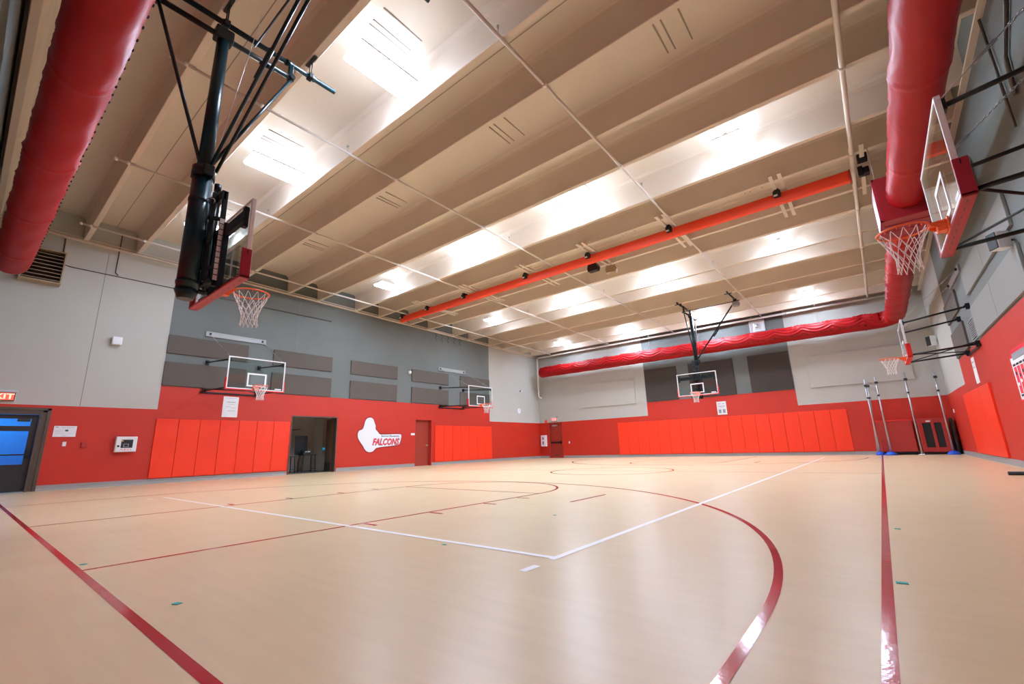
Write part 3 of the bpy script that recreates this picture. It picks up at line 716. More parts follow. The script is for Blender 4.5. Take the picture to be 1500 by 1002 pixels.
for i, (a, b_) in enumerate(((-10.50, -8.58), (-7.90, -5.55), (-4.82, -2.95))):
    panel(a, b_, 3.18, 5.10, on_far(), 'panel_dark', '%s dark brown acoustic panel on the far wall' % ['left', 'middle', 'right'][i], 'brown acoustic panels on the far wall')
for i, (a, b_) in enumerate(((-14.95, -11.2), (-2.25, 1.53))):
    o = panel(a, b_, 3.15, 4.70, on_far(), 'white_wall', 'wall-coloured raised panel on the far wall, %s' % ['left of the brown panels', 'right of the brown panels'][i], 'painted panels on the far wall', .06)
for i, (a, b_) in enumerate(((11.05, 13.6), (13.62, 16.2), (17.95, 20.45))):
    wh = ['nearest the camera', 'before the vent', 'past the vent'][i]
    panel(a, b_, 4.32, 4.95, on_right(), 'panel_light' if i < 2 else 'panel', 'grey acoustic panel in the upper row on the right wall, %s' % wh, 'acoustic panels on the right wall')
    panel(a, b_, 3.19, 3.99, on_right(), 'panel_light' if i < 2 else 'panel', 'grey acoustic panel in the lower row on the right wall, %s' % wh, 'acoustic panels on the right wall')
for i, (a, b_) in enumerate(((4.1, 6.6), (7.6, 10.1))):
    for z0, z1, rn in ((4.32, 4.95, 'upper'), (3.19, 3.99, 'lower')):
        pass

# ------------------------------------------------------------------ door_1: bronze framed glazed door, blue lobby behind
def frame(name, mtl, y0, y1, zt, w, d0, d1, parent=None):
    b = MB(); b.bbox(XL+d0, XL+d1, y0-w, y0, 0, zt+w, .004); b.bbox(XL+d0, XL+d1, y1, y1+w, 0, zt+w, .004); b.bbox(XL+d0, XL+d1, y0, y1, zt, zt+w, .004)
    return b.build(name, mtl, parent)
root = bpy.data.objects.new('door_1', None); COL.objects.link(root); struct(root)
f = MB()
for y0, y1 in ((1.38, 1.44), (1.52, 1.60)): f.bbox(XL-.12, XL+.035, y0, y1, 0, 2.16 if y0 < 1.5 else 2.28, .006)
f.bbox(XL-.0, XL+.02, 1.44, 1.52, 0, 2.22, .004)
f.bbox(XL-.12, XL+.035, -.36, 1.38, 2.10, 2.16, .004); f.bbox(XL+.0, XL+.02, -.40, 1.52, 2.16, 2.22, .004); f.bbox(XL+.0, XL+.035, -.42, 1.60, 2.22, 2.29, .004)
f.bbox(XL-.12, XL+.035, -.42, -.35, 0, 2.16, .004); f.build('door_frame', 'bronze', root)
for a, b_, nm in ((.50, 1.375, 'door_leaf'), (-.345, .49, 'door_leaf')):
    f = MB(); X0, X1 = XL-.10, XL-.055
    f.bbox(X0, X1, a, a+.11, .02, 2.09, .004); f.bbox(X0, X1, b_-.13, b_, .02, 2.09, .004)
    f.bbox(X0, X1, a+.11, b_-.13, 1.98, 2.09, .004); f.bbox(X0, X1, a+.11, b_-.13, 1.64, 1.78, .004)
    f.bbox(X0, X1, a+.11, b_-.13, .02, .74, .004)
    lf = f.build(nm, 'dark_metal', root)
    g = MB(); g.box(X0+.018, X0+.026, a+.11, b_-.13, .74, 1.64); g.build('door_glass', 'door_glass', lf)
    g = MB(); g.box(X0+.018, X0+.026, a+.11, b_-.13, 1.78, 1.98); g.build('door_glass', 'door_glass', lf)
    g = MB(); g.tube([(X1+.06, a+.06, 1.0), (X1+.06, b_-.06, 1.0)], .02, 8); g.bbox(X1, X1+.07, b_-.12, b_-.04, .94, 1.12, .01); g.build('push_bar', 'black', lf)
    g = MB(); g.bbox(X1, X1+.07, b_-.40, b_-.15, 1.90, 1.98, .01); g.beam((X1+.035, b_-.30, 1.99), (X1+.10, b_-.05, 2.04), .03, .012); g.build('door_closer', 'dark_metal', lf)
lob = MB(); x0, x1, y0, y1 = XL-3.0, XL-.26, -1.6, 2.6
lob.cur = 0
lob.add([(x0,y0,0),(x1,y0,0),(x1,y1,0),(x0,y1,0)], [(0,1,2,3)], 1)
lob.add([(x0,y0,2.7),(x1,y0,2.7),(x1,y1,2.7),(x0,y1,2.7)], [(3,2,1,0)], 0)
lob.add([(x0,y0,0),(x0,y1,0),(x0,y1,2.7),(x0,y0,2.7)], [(0,1,2,3)], 0)
lob.add([(x0,y0,0),(x1,y0,0),(x1,y0,2.7),(x0,y0,2.7)], [(0,1,2,3)], 0); lob.add([(x0,y1,0),(x1,y1,0),(x1,y1,2.7),(x0,y1,2.7)], [(0,1,2,3)], 0)
lob.add([(x1,y0,0),(x1,y0,2.7),(x1,-.36,2.7),(x1,-.36,0)], [(0,1,2,3)], 0); lob.add([(x1,1.45,0),(x1,1.45,2.7),(x1,y1,2.7),(x1,y1,0)], [(0,1,2,3)], 0)
lob.add([(x1,-.36,2.17),(x1,-.36,2.7),(x1,1.45,2.7),(x1,1.45,2.17)], [(0,1,2,3)], 0)
tn += 1; struct(lob.build('trim_%d' % tn, ['blue_wall', 'storage_floor']))
t = thing('lobby_light', 'cool strip lamp on the lobby ceiling behind the glazed door', 'ceiling light', (XL-1.6, .6, 2.60))
b = MB(); b.bbox(-.08, .08, -.6, .6, .03, .09, .006); b.build('housing', 'white_paint', t)
M['lobby_lens'] = mat('lobby_lamp_lens', (.8, .9, 1), .4, emit=(.35, .75, 1.0), estr=50)
b = MB(); b.box(-.06, .06, -.58, .58, .01, .03); b.build('lens', 'lobby_lens', t)
t = thing('lobby_bench', 'dark bench seen through the lower glass of the bronze door', 'bench', (XL-1.6, .7, 0))
b = MB(); b.bbox(-.2, .2, -.7, .7, .62, .68, .01); b.build('seat', 'black', t)
for y in (-.6, .6):
    b = MB(); b.bbox(-.18, .18, y-.02, y+.02, 0, .62, .005); b.build('leg', 'black', t)

# storage doorway (door_2) with the open door leaf
sx0, sx1, sy0, sy1, sz = XL-3.4, XL-.25, 7.9, 11.6, 2.9
s_ = MB(); 
s_.add([(sx0,sy0,0),(sx1,sy0,0),(sx1,sy1,0),(sx0,sy1,0)], [(0,1,2,3)], 1); s_.add([(sx0,sy0,sz),(sx1,sy0,sz),(sx1,sy1,sz),(sx0,sy1,sz)], [(3,2,1,0)], 0)
s_.add([(sx0,sy0,0),(sx0,sy1,0),(sx0,sy1,sz),(sx0,sy0,sz)], [(0,1,2,3)], 0)
for yy in (sy0, sy1): s_.add([(sx0,yy,0),(sx1,yy,0),(sx1,yy,sz),(sx0,yy,sz)], [(0,1,2,3)], 0)
for a, b_, c_, d_ in ((sy0, 8.48, 0, sz), (10.50, sy1, 0, sz), (8.48, 10.50, 2.32, sz)): s_.add([(sx1,a,c_),(sx1,b_,c_),(sx1,b_,d_),(sx1,a,d_)], [(0,1,2,3)], 0)
s_.box(sx0, sx0+1.0, 11.15, 11.6, 0, sz, 0)
tn += 1; struct(s_.build('trim_%d' % tn, ['storage', 'storage_floor']))
root = bpy.data.objects.new('door_2', None); COL.objects.link(root); struct(root)
f = MB(); f.bbox(XL-.24, XL+.012, 8.485, 8.53, 0, 2.315, .004); f.bbox(XL-.24, XL+.012, 10.45, 10.495, 0, 2.315, .004); f.bbox(XL-.24, XL+.012, 8.53, 10.45, 2.27, 2.315, .004)
f.build('door_frame', 'bronze', root)
f = MB(); f.beam((XL-.26, 10.47, 1.15), (XL-1.10, 10.62, 1.15), .045, 2.24); lf = f.build('door_leaf', 'door_wood', root)
f = MB(); f.beam((XL-.30, 10.445, .22), (XL-1.05, 10.579, .22), .004, .35); f.build('kick_plate', 'dark_metal', lf)
f = MB(); f.tube([(XL-.98, 10.57, 1.12), (XL-.97, 10.50, 1.12), (XL-.86, 10.48, 1.12)], .012, 8); f.sphere((XL-.98, 10.56, 1.22), .025, 8); f.build('door_handle', 'steel', lf)
o = MB(); o.sphere((0, 0, 0), .065, 16); o.tube([(0, 0, .06), (.0, .015, .14)], .004, 5); o = o.build('hanging_ball', 'blue_ball'); o.location = (XL-.93, 10.43, .97)
tag(o, 'small cyan ball hanging from the handle of the open storage door', 'ball')
# things in the storage room
def desk(name, loc, w, d, h, label, group):
    t = thing(name, label, 'table', loc, 0, group)
    b = MB(); b.bbox(-d/2, d/2, -w/2, w/2, h-.03, h, .008); b.build('table_top', 'black', t)
    for i in (-1, 1):
        for j in (-1, 1):
            b = MB(); b.beam((i*(d/2-.05), j*(w/2-.05), h-.03), (i*(d/2-.02), j*(w/2-.02), 0), .03, .03); b.build('leg', 'black', t)
    for j in (-1, 1):
        b = MB(); b.beam((-(d/2-.03), j*(w/2-.03), .14), ((d/2-.03), j*(w/2-.03), .14), .02, .02); b.build('stretcher', 'black', t)
    return t
desk('storage_table', (-19.55, 9.80, 0), .62, .45, .74, 'small black table in the dark doorway, right one of two', 'tables in the storage doorway')
desk('storage_table', (-19.85, 9.05, 0), .62, .45, .70, 'small black table in the dark doorway, left one of two', 'tables in the storage doorway')
o = MB(); o.bbox(-.03, .03, -.27, .27, 0, .82, .02); o = o.build('black_board', 'black'); o.location = (-19.80, 9.62, .74); o.rotation_euler = (0, -.06, 0)
tag(o, 'upright black board standing on the table in the dark doorway', 'board')
t = thing('equipment_case', 'dark equipment case with white lettering-like marks on the storage table', 'case', (-19.52, 9.74, .74))
b = MB(); b.bbox(-.14, .14, -.20, .20, 0, .19, .02); b.build('body', 'dark_metal', t)
for yy, w_ in ((-.10, .05), (.02, .12)):
    b = MB(); b.box(.141, .144, yy-w_/2, yy+w_/2, .11, .15); b.build('sticker', 'paper', t)
t = thing('wall_bracket', 'small dark bracket on the back wall of the storage room', 'bracket', (-21.85, 10.0, 1.75))
b = MB(); b.bbox(.0, .12, -.06, .06, 0, .2, .01); b.tube([(.06, .05, .16), (.06, .5, .2)], .015, 6); b.build('bracket_body', 'black', t)
tag(o, o['label'], 'board')

# door_3: red door on the left wall
root = bpy.data.objects.new('door_3', None); COL.objects.link(root); struct(root)
f = MB(); f.bbox(XL-.24, XL-.19, 14.82, 15.85, .01, 2.315, .004); lf = f.build('door_leaf', 'door_red', root)
f = MB(); f.bbox(XL-.19, XL-.14, 14.815, 14.85, 0, 2.315, .004); f.bbox(XL-.19, XL-.14, 15.82, 15.855, 0, 2.315, .004); f.bbox(XL-.19, XL-.14, 14.85, 15.82, 2.28, 2.315, .004); f.build('door_frame', 'door_red', root)
f = MB(); f.tube([(XL-.19, 15.70, 1.02), (XL-.13, 15.70, 1.02)], .018, 10); f.sphere((XL-.115, 15.70, 1.02), .034, 12); f.tube([(XL-.19, 15.70, 1.02), (XL-.18, 15.70, 1.02)], .04, 12); f.build('door_knob', 'steel', lf)
# door_4: exit door at the far left corner
root = bpy.data.objects.new('door_4', None); COL.objects.link(root); struct(root)
f = MB(); f.bbox(-17.675, -16.665, YF+.10, YF+.15, .01, 2.295, .004); lf = f.build('door_leaf', 'door_red', root)
f = MB(); f.bbox(-17.74, -17.675, YF-.02, YF+.12, 0, 2.36, .004); f.bbox(-16.665, -16.60, YF-.02, YF+.12, 0, 2.36, .004); f.bbox(-17.675, -16.665, YF-.02, YF+.12, 2.295, 2.36, .004); f.build('door_frame', 'mat_dark', root)
f = MB(); f.bbox(-17.6, -16.8, YF+.03, YF+.07, .98, 1.06, .01); f.bbox(-16.85, -16.72, YF+.0, YF+.10, .93, 1.12, .01); f.bbox(-17.62, -17.54, YF+.05, YF+.10, .96, 1.08, .01); f.build('push_bar', 'black', lf)
f = MB(); f.bbox(-17.45, -17.05, YF+.02, YF+.10, 2.10, 2.20, .015); f.build('door_closer', 'steel', lf)
f = MB(); f.bbox(-17.3, -17.1, YF+.07, YF+.10, .16, .22, .005); f.build('door_stop', 'dark_metal', lf)

# ------------------------------------------------------------------ signs and small wall things
def wall_box(name, label, cat, fn, u0, u1, z0, z1, th, m, r=.008):
    c = Vector(fn((u0+u1)/2, z0, 0)); P = [Vector(fn(u0, z0, 0)), Vector(fn(u1, z1, th))]
    b = MB(); b.bbox(P[0].x-c.x, P[1].x-c.x, P[0].y-c.y, P[1].y-c.y, 0, z1-z0, r); o = b.build(name, m); o.location = c
    tag(o, label, cat); return o
def exit_sign(name, label, fn, u0, u1, z0, z1, face, ltr, flip):
    um = (u0+u1)/2; c = Vector(fn(um, z0, 0)); t = thing(name, label, 'exit sign', c)
    def F(u, v, w): return Vector(fn(u, v, w))-c
    b = MB(); p, q = F(u0, z0-.0, 0), F(u1, z1+.05, .05); b.bbox(p.x, q.x, p.y, q.y, p.z, q.z, .006); p, q = F(u0-.02, z1+.0, 0), F(u1+.02, z1+.06, .09); b.bbox(p.x, q.x, p.y, q.y, p.z, q.z, .006); b.build('housing', 'alu', t)
    b = MB(); p, q = F(u0+.01, z0+.01, .045), F(u1-.01, z1-.005, .075); b.bbox(p.x, q.x, p.y, q.y, p.z, q.z, .004); b.build('bezel', 'black', t)
    b = MB(); p, q = F(u0+.03, z0+.03, .07), F(u1-.03, z1-.02, .080); b.box(p.x, q.x, p.y, q.y, p.z, q.z, 0)
    text_mb(b, 'EXIT', (z1-z0)*.88, lambda x, y, w: F(um+flip*x, (z0+z1)/2+y, .0812), 1, xscale=1.15, bold=.006)
    b.build('sign_face', [face, ltr], t); return t
M['exit_letter'] = mat('exit_letter_pale', (1, .75, .6), .5, emit=(1, .45, .30), estr=.45)
exit_sign('exit_sign', 'lit red EXIT sign over the bronze door, cut by the left edge', on_left(), .28, .84, 2.44, 2.68, 'exit_red', 'exit_letter', 1)
exit_sign('exit_sign', 'small pale EXIT sign above the far corner door', on_far(), -17.40, -16.96, 2.43, 2.68, 'exit_face', 'exit_red', 1)

def paper(name, label, cat, fn, u0, u1, z0, z1, marks, base='paper', flip=1, curl=0.):
    um = (u0+u1)/2; c = Vector(fn(um, z0, 0)); F = lambda u, v, w: Vector(fn(u, v, w))-c
    b = MB(); n = 6; vs = []
    for i in range(n+1):
        for j in range(n+1):
            u = u0+(u1-u0)*i/n; v = z0+(z1-z0)*j/n; w = .006+curl*math.sin(i*1.1+j*.7)*(.5+.5*math.cos(j))
            vs.append(F(u+curl*.8*math.sin(j*1.5), v, max(.003, w)))
    for i in range(n+1):
        for j in range(n+1): vs.append(F(u0+(u1-u0)*i/n, z0+(z1-z0)*j/n, .001))
    m = (n+1)**2
    fs = [(i*(n+1)+j, (i+1)*(n+1)+j, (i+1)*(n+1)+j+1, i*(n+1)+j+1) for i in range(n) for j in range(n)]
    fs += [tuple(m+k for k in f)[::-1] for f in fs]
    e = [i*(n+1) for i in range(n+1)]+[n*(n+1)+j for j in range(1, n+1)]+[i*(n+1)+n for i in range(n-1, -1, -1)]+[j for j in range(n-1, 0, -1)]
    fs += [(e[k], e[(k+1) % len(e)], m+e[(k+1) % len(e)], m+e[k]) for k in range(len(e))]
    b.add(vs, fs, 0)
    mats = [base]
    for (a, b0, c0, d0, mt) in marks:          # fractions of the sheet
        if mt not in mats: mats.append(mt)
        p, q = F(u0+(u1-u0)*a, z0+(z1-z0)*c0, .004+curl), F(u0+(u1-u0)*b0, z0+(z1-z0)*d0, .0085+curl)
        b.box(p.x, q.x, p.y, q.y, p.z, q.z, mats.index(mt))
    o = b.build(name, mats); o.location = c; tag(o, label, cat); return o
rows_t = lambda a, b, zs_, h, m: [(a, b, z-h, z+h, m) for z in zs_]
paper('notice', 'white landscape notice beside the bronze door, with a small green mark', 'notice', on_left(), 1.72, 2.20, 1.48, 1.79,
      [(.05, .20, .86, .90, 'ink_black'), (.50, .64, .50, .66, 'ink_green'), (.30, .90, .84, .86, 'ink'), (.08, .45, .60, .615, 'ink'), (.08, .45, .45, .465, 'ink'), (.08, .90, .30, .315, 'ink'), (.40, .60, .10, .12, 'ink')])
t = wall_box('light_switch', 'small white light switch below the landscape notice', 'switch', on_left(), 1.955, 2.035, 1.21, 1.34, .012, 'paper', .003)
t = wall_box('red_plate', 'small red electrical box on the red wall near the heart cabinet', 'electrical box', on_left(), 2.36, 2.48, 1.17, 1.32, .05, 'mat_dark', .01)
paper('notice', 'rumpled white notice on the red wall under the nearer left hoop', 'notice', on_left(), 5.95, 6.46, 2.18, 2.93,
      [(.15, .88, .92, .93, 'ink'), (.25, .80, .72, .745, 'ink'), (.35, .75, .62, .63, 'ink'), (.35, .85, .30, .315, 'ink'), (.2, .5, .50, .51, 'ink'), (.55, .85, .45, .46, 'ink')], curl=.004)
paper('notice', 'white notice on the red wall under the far ceiling-hung hoop', 'notice', on_far(), -6.64, -6.16, 2.16, 2.86,
      [(.15, .85, .62, .66, 'ink'), (.25, .75, .52, .54, 'ink'), (.15, .40, .80, .84, 'ink'), (.6, .82, .80, .84, 'ink'), (.15, .42, .12, .40, 'ink'), (.58, .85, .12, .40, 'ink')], curl=.003)
paper('notice', 'narrow white notice on the right wall above the wide red pads', 'notice', on_right(), 17.95, 18.45, 2.18, 2.92, [(.2, .8, .8, .83, 'ink'), (.2, .8, .6, .62, 'ink')], curl=.006)
wall_box('room_sign', 'small white room sign beside the red door on the left wall', 'sign', on_left(), 14.52, 14.76, 1.54, 1.64, .012, 'paper', .003)
# AED cabinet
t = thing('aed_cabinet', 'white wall cabinet with a dark window, left of the red pads', 'cabinet', (XL, 3.37, 1.01))
b = MB(); b.bbox(0, .16, -.26, .26, 0, .47, .012); b.build('body', 'white_paint', t)
b = MB(); b.bbox(.155, .175, -.245, .245, .02, .45, .008); dr = b.build('door', 'white_paint', t)
b = MB(); b.box(.172, .177, -.13, .155, .125, .375, 0); b.box(.177, .179, -.125, -.085, .32, .36, 2); b.box(.177, .179, .08, .12, .33, .355, 4)
b.box(.177, .179, -.07, .06, .15, .165, 3); b.box(.177, .179, -.07, -.05, .165, .235, 3); b.box(.177, .179, .04, .06, .165, .235, 3); b.box(.177, .179, -.07, .06, .235, .25, 3)
b.build('window', ['ink_black', 'paper', 'ink_yellow', 'ink', 'ink_green'], dr)
b = MB(); b.tube([(.172, -.19, .18), (.185, -.19, .18)], .030, 14); b.build('latch', 'ink_black', dr)
b = MB(); text_mb(b, 'AED', .07, lambda x, y, w: (.1755, x, .07+y), 0, xscale=2.2); b.build('lettering', 'ink_red', dr)
# fire cabinet in the far left corner
t = thing('fire_cabinet', 'tall white wall cabinet in the far left corner beside the exit door', 'cabinet', (-18.10, YF, .78))
b = MB(); b.bbox(-.20, .21, -.18, 0, 0, .75, .012); b.build('body', 'white_paint', t)
b = MB(); b.box(-.05, .03, -.184, -.18, .12, .34); b.box(-.05, .03, -.184, -.18, .44, .62); b.build('window', 'ink_black', t)
t = wall_box('fire_alarm', 'red fire alarm horn high beside the far corner door', 'alarm', on_far(), -17.98, -17.80, 2.38, 2.56, .08, 'mat_red', .03)
wall_box('wall_outlet', 'small white outlet low on the far red wall', 'outlet', on_far(), -16.16, -16.06, .92, 1.06, .012, 'paper', .003)
wall_box('call_point', 'small dark red call point on the far wall right of the exit door', 'alarm', on_far(), -16.24, -16.08, 1.45, 1.61, .05, 'mat_dark', .01)
wall_box('wall_speaker', 'small white box speaker high on the pale left wall', 'loudspeaker', on_left(), 2.60, 2.85, 4.34, 4.60, .16, 'white_paint', .03)
def camera_unit(loc, fn_x, label, s=1):
    t = thing('security_camera', label, 'camera', loc); b = MB(); b.sphere((fn_x*.09, 0, 0), .09*s, 14); b.build('dome', 'white_paint', t)
    b = MB(); b.bbox(0, fn_x*.07, -.05, .05, -.05, .05, .01); b.build('mount', 'black', t)
camera_unit((XL, 14.30, 4.72), 1, 'white dome camera between acoustic panels on the left wall')
camera_unit((XL, 23.64, 4.47), 1, 'small dome camera on the pale end of the left wall', .7)
t = thing('wall_clock', 'small round white clock low on the pale end of the left wall', 'clock', (XL, 23.42, 3.13)); b = MB(); b.tube([(0, 0, 0), (.03, 0, 0)], .17, 24); b.build('face', 'paper', t)
b = MB(); b.box(.031, .034, -.008, .008, 0, .12); b.box(.031, .034, 0, .08, -.008, .008); b.build('hands', 'ink', t)
def speaker(loc, rz, label, s=1):
    t = thing('wall_speaker', label, 'loudspeaker', loc, rz)
    b = MB(); b.bbox(-.13*s, .13*s, .10, .32, -.20*s, .20*s, .02); b.build('cabinet', 'white_paint', t)
    b = MB(); b.bbox(-.12*s, .12*s, .305, .33, -.19*s, .19*s, .012); b.build('grille', 'black', t)
    b = MB(); b.tube([(0, .0, 0), (0, .12, 0)], .02, 8); b.build('bracket', 'black', t)
speaker((XR, 24.6, 4.50), PI/2+.5, 'dark-grilled speaker in the far right corner above the poles')
speaker((XR, 11.35, 4.13), PI/2+.5, 'dark-grilled speaker on the right wall behind the near hoop', .8)
wall_box('light_switch', 'small white switch on the right wall beyond the wide pads', 'switch', on_right(), 24.9, 25.1, 1.60, 1.76, .012, 'paper', .003)
# vent on the right wall
def louvre(name, label, fn, u0, u1, z0, z1, th, n, m, dark, cat='vent'):
    um = (u0+u1)/2; c = Vector(fn(um, z0, 0)); t = thing(name, label, cat, c); F = lambda u, v, w: Vector(fn(u, v, w))-c
    b = MB()
    for a in ((u0, u1, z0, z0+.035), (u0, u1, z1-.035, z1), (u0, u0+.035, z0+.035, z1-.035), (u1-.035, u1, z0+.035, z1-.035)):
        p, q = F(a[0], a[2], 0), F(a[1], a[3], th); b.bbox(p.x, q.x, p.y, q.y, p.z, q.z, .004)
    b.build('frame', m, t)
    b = MB(); p, q = F(u0+.03, z0+.03, .002), F(u1-.03, z1-.03, .008); b.box(p.x, q.x, p.y, q.y, p.z, q.z); b.build('backing', dark, t)
    b = MB()
    for k in range(n):
        z = z0+.06+(z1-z0-.12)*(k+.5)/n; h = (z1-z0-.12)/n*.42
        A = [F(u0+.035, z-h, th*.95), F(u1-.035, z-h, th*.95), F(u1-.035, z+h, .01), F(u0+.035, z+h, .01)]
        B = [v+Vector((0, 0, .012)) for v in A]; b.add(A+B, [(0,1,2,3),(7,6,5,4),(0,4,5,1),(1,5,6,2),(2,6,7,3),(3,7,4,0)])
    b.build('slats', m, t)
louvre('wall_vent', 'dark louvred vent on the right wall beside the far hoop bracket', on_right(), 16.42, 17.25, 3.22, 3.80, .03, 9, 'grey_steel', 'ink_black')
louvre('wall_vent', 'large tan louvred vent box high on the left wall by the near duct', on_left(), .35, 1.22, 5.92, 6.93, .28, 8, 'horn', 'bronze')
# window high on the far wall
t = bpy.data.objects.new('window_1', None); COL.objects.link(t); t.location = (-4.11, YF, 6.30); struct(t)
b = MB()
for a in ((-.36, .36, 0, .05), (-.36, .36, .58, .63), (-.36, -.31, .05, .58), (.31, .36, .05, .58)): b.bbox(a[0], a[1], -.07, 0, a[2], a[3], .005)
b.build('window_frame', 'alu', t)
b = MB(); b.box(-.31, .31, -.03, -.02, .05, .58); b.build('window_pane', 'white_paint', t)
b = MB(); b.bbox(-.16, .16, -.07, -.03, .14, .46, .02); b.sphere((0, -.06, .3), .10, 12); b.build('window_fan', 'alu', t)

# conduits on the left wall
def conduit(label, pts, r=.014, m='grey_steel'):
    b = MB(); c = Vector(pts[0]); b.tube([Vector(p)-c for p in pts], r, 8); o = b.build('conduit', m); o.location = c; tag(o, label, 'conduit')
X = XL+.018
conduit('thin conduit dropping beside the louvred vent and running along the left wall', [(X, 1.13, 7.46), (X, 1.15, 6.75), (X, 1.22, 6.63), (X, 1.35, 6.60), (X, 4.0, 6.60), (X, 9.9, 6.58)], m='bronze')
conduit('short vertical conduit above the small white speaker', [(X, 2.40, 8.1), (X, 2.40, 6.72), (X, 2.48, 6.64)], m='bronze')
conduit('short dark conduit on the far wall above the exit-side pads', [(-12.0, YF-.018, 6.8), (-12.0, YF-.018, 7.9)], m='grey_steel')
for i, y in enumerate((16.0, 16.45, 16.9, 17.4, 17.85)):
    conduit('bent hook-shaped cable under the left ledge, %s from the left' % ordn[i], [(X+.05, y, 7.15), (X+.06, y+.10, 7.0), (X+.03, y+.02, 6.86), (X+.05, y+.12, 6.72)], .010, 'black')
X = XR-.04
for i, (a, b_) in enumerate(((9.2, 1.0), (9.6, .9))):
    pass
conduit('dark cable looping down the upper right wall behind the near backboard', [(X, 8.1, 8.0), (X, 8.0, 7.2), (X, 8.3, 6.6), (X, 8.9, 6.2), (X, 9.0, 5.6)], .03, 'bronze')
conduit('dark conduit rising up the right wall above the near backboard', [(X, 9.4, 8.0), (X, 9.4, 5.3)], .02, 'bronze')

# school banner: lettering on a white backing with dark red outline
t = thing('wall_banner', 'white school banner sign with red FALCONS lettering on the red wall', 'sign', (XL, 12.72, .76))
def blob(off):
    # outline in (y, z) relative to (12.72, .76)
    P = [(-1.22, .86), (-1.14, 1.00), (-.98, 1.02), (-.90, 1.20), (-.86, 1.42), (-.76, 1.56), (-.56, 1.60), (-.42, 1.52), (-.36, 1.36), (-.28, 1.22), (-.30, 1.05), (-.16, .94), (-.08, .84), (.02, .80),
         (1.15, .84), (1.20, .78), (1.20, .66), (1.12, .38), (1.02, .30), (-.18, .22), (-.30, .12), (-.40, .02), (-.62, .0), (-.80, .10), (-.92, .30), (-1.08, .48), (-1.20, .66)]
    cx, cy = -.2, .65; out = []
    n = len(P)
    for i, (a, b_) in enumerate(P):
        p0, p1 = Vector(P[i-1]), Vector(P[(i+1) % n]); d = (p1-p0).normalized(); nn = Vector((-d.y, d.x))
        out.append((a+nn.x*off, b_+nn.y*off))
    return out
def plate(pts, x0, x1, m):
    b = MB(); n = len(pts)
    # smooth the outline (Chaikin)
    for _ in range(2):
        q = []
        for i in range(len(pts)):
            a, c = pts[i], pts[(i+1) % len(pts)]; q += [(a[0]*.75+c[0]*.25, a[1]*.75+c[1]*.25), (a[0]*.25+c[0]*.75, a[1]*.25+c[1]*.75)]
        pts = q
    from mathutils.geometry import tessellate_polygon
    n = len(pts); tri = tessellate_polygon([[Vector((p[0], p[1], 0)) for p in pts]])
    vs = [(x0, p[0], p[1]) for p in pts]+[(x1, p[0], p[1]) for p in pts]
    fs = [tuple(n+i for i in f) for f in tri]+[tuple(i for i in f)[::-1] for f in tri]+[(i, (i+1) % n, n+(i+1) % n, n+i) for i in range(n)]
    b.add(vs, fs); return b.build(m[0], m[1], t)
plate(blob(.045), .001, .010, ('outline', 'outline_red'))
plate(blob(-.0), .009, .016, ('backing', 'paper'))
b = MB(); text_mb(b, 'FALCONS', .42, lambda x, y, w: (.0185, .305+x, .445+y), 0, shear=.30, xscale=.80, bold=.022); b.build('falcons_shadow', 'ink', t)
b = MB(); text_mb(b, 'FALCONS', .42, lambda x, y, w: (.0200, .29+x, .46+y), 0, shear=.30, xscale=.80, bold=.012); b.build('falcons_lettering', 'ink_red', t)
b = MB(); text_mb(b, 'Bennion Elementary', .125, lambda x, y, w: (.0200, .56+x, .735+y), 0, xscale=1.02, bold=.002); b.build('school_name_lettering', 'ink_navy', t)

# record board on the right wall
t = thing('record_board', 'white board with black header and red columns, cut by the right edge', 'sign', (XR, 12.9, 1.44))
Y = lambda y: 12.9-y     # u grows towards the camera
b = MB(); b.bbox(-.025, 0, -.95, .95, 0, .86, .01); b.build('board', 'paper', t)
b = MB(); b.bbox(-.028, -.0, -.97, .97, -.03, .0, .004); b.bbox(-.028, 0, -.97, .97, .86, .90, .004); b.bbox(-.028, 0, -.80, .80, .97, 1.0, .004); b.bbox(-.028, 0, -.80, .80, .90, .97, .004); b.build('red_border', 'ink_red', t)
b = MB(); b.bbox(-.032, -.0, -.70, .70, .80, .93, .006); b.build('header', 'ink', t)
for k in range(6):
    y = .72-k*.28
    b = MB(); b.bbox(-.030, -.02, y-.10, y+.10, .12, .66, .004, 0); b.box(-.032, -.029, y-.10, y+.10, .68, .72, 1); b.box(-.032, -.029, y-.10, y+.10, .06, .10, 1)
    b.box(-.032, -.029, y-.05, y+.05, .50-.06*(k % 2), .56-.06*(k % 2), 1); b.box(-.032, -.029, y-.04, y+.07, .28+.05*(k % 3), .34+.05*(k % 3), 2); b.build('column', ['ink_red', 'ink_black', 'paper'], t)

# ------------------------------------------------------------------ volleyball poles and carts in the far right corner
def vb_pole(x, y, top, label, lean=0., base=True, br=.2):
    t = thing('volleyball_pole', label, 'pole', (x, y, 0), 0, 'volleyball poles')
    if base:
        b = MB(); b.tube([(0, 0, 0), (0, 0, .05), (0, 0, .14)], [br, br, .10], 24); b.build('base', 'blue_base', t)
    b = MB(); b.tube([(0, 0, .03), (lean, 0, top)], .032, 12); b.build('tube', 'steel', t)
    b = MB(); b.tube([(lean*.75, 0, top*.74), (lean*.76, 0, top*.76)], .045, 12); b.build('collar', 'dark_metal', t)
    b = MB(); b.bbox(lean*.92-.045, lean*.92+.07, -.05, .04, top*.90, top*.93, .008); b.build('net_hook', 'dark_metal', t)
vb_pole(.19, 24.87, 3.34, 'steel volleyball pole in front of the plain red padded cart, blue base')
vb_pole(-.17, 24.95, 3.24, 'steel volleyball pole left of the padded cart, leftmost of all', -.02, True, .15)
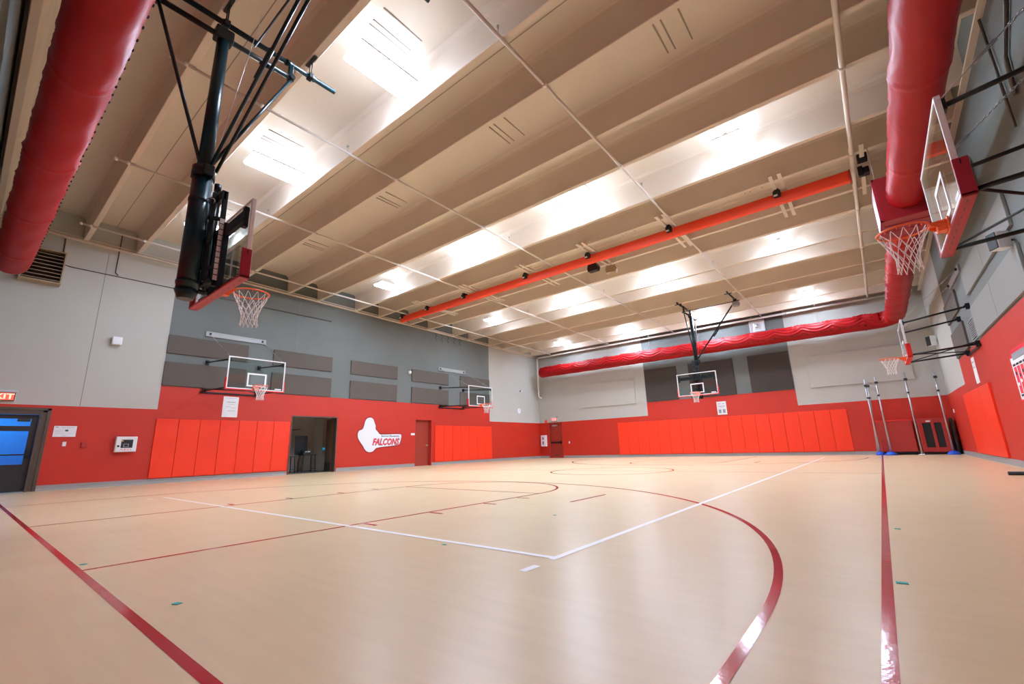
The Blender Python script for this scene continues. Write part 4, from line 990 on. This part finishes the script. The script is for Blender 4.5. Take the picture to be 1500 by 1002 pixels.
vb_pole(-.245, 25.38, 3.26, 'steel volleyball pole partly behind the padded cart, second from the left', .14, False)
vb_pole(1.14, 24.80, 3.36, 'steel volleyball pole between the two red carts', .02, False)
vb_pole(2.08, 24.85, 3.36, 'steel volleyball pole in the corner right of the mesh cart, blue base')
t = thing('padded_cart', 'red vinyl padded equipment cart standing against the far wall', 'cart', (.50, 25.42, 0))
b = MB(); b.bbox(-.62, .58, -.22, .24, .12, 1.42, .03, 0); b.bbox(-.64, .60, -.235, .25, 1.38, 1.44, .02, 1); b.build('padded_box', ['mat_dark', 'pad_red'], t)
b = MB(); b.bbox(-.6, .56, -.2, .22, .05, .12, .01); b.build('underframe', 'black', t)
for x in (-.5, .48):
    b = MB(); b.tube([(x, -.14, .045), (x+.03, -.14, .045)], .045, 12); b.build('caster', 'black', t)
t = thing('ball_cart', 'red framed ball cart with two black mesh windows', 'cart', (1.68, 25.42, 0))
b = MB(); z0, z1 = .10, 1.44
for a in ((-.46, -.30, z0, z1), (-.04, .06, z0, z1), (.28, .42, z0, z1)): b.bbox(a[0], a[1], -.22, -.16, a[2], a[3], .015)
b.bbox(-.46, .42, -.215, -.165, z0, .28, .015); b.bbox(-.46, .42, -.215, -.165, 1.26, z1, .015); b.bbox(-.46, -.40, -.2, .24, z0, z1, .01); b.bbox(.36, .42, -.2, .24, z0, z1, .01)
b.build('frame', 'mat_dark', t)
b = MB(); b.box(-.38, .34, -.19, -.17, .2, 1.34); b.build('mesh_window', 'dark_mesh', t)
b = MB(); b.bbox(-.42, .40, -.18, .22, .04, .10, .01); b.build('underframe', 'black', t)
b = MB(); b.bbox(-.18, -.04, -.245, -.215, 1.30, 1.36, .012); b.build('tag', 'paper', t)
o = MB(); o.bbox(-.03, .03, -.28, .28, 0, 1.42, .01); o = o.build('leaning_panel', 'dark_mesh'); o.location = (2.27, 25.42, 0); tag(o, 'tall dark folded panel leaning in the far right corner', 'panel')
o = MB(); o.tube([(-.28, 0, .035), (.28, .04, .035)], .034, 12); o = o.build('foam_roller', 'ink_black'); o.location = (2.02, 12.75, 0); tag(o, 'short black tube lying on the floor by the right edge', 'tube')
o = MB(); o.bbox(-.09, .09, -.06, .06, 0, .05, .02); o = o.build('white_shoe', 'paper'); o.location = (1.12, 24.45, 0); tag(o, 'small white object on the floor between the two carts', 'object')

# ------------------------------------------------------------------ teal tape marks on the floor
for x, y, rz, l, lb in ((-3.22, .93, .4, .035, 'teal tape scrap right of the near red baseline corner'), (-.05, 3.45, .1, .045, 'teal tape square just right of the red side line'),
                       (-.03, 5.35, 0, .035, 'small teal tape square farther along the red side line'), (-5.04, .79, .5, .035, 'teal tape scrap beside the near lane line on the baseline'),
                       (-3.07, 2.80, 0, .03, 'thin teal tape scrap on the white line'), (-3.15, 4.62, .3, .028, 'tiny teal tape scrap in front of the short red hash line')):
    b = MB(); l *= .6; b.box(-l, l, -l*.75, l*.75, .0008, .0042); o = b.build('tape_scrap', 'teal_tape'); o.location = (x, y, 0); o.rotation_euler = (0, 0, rz); tag(o, lb, 'tape')
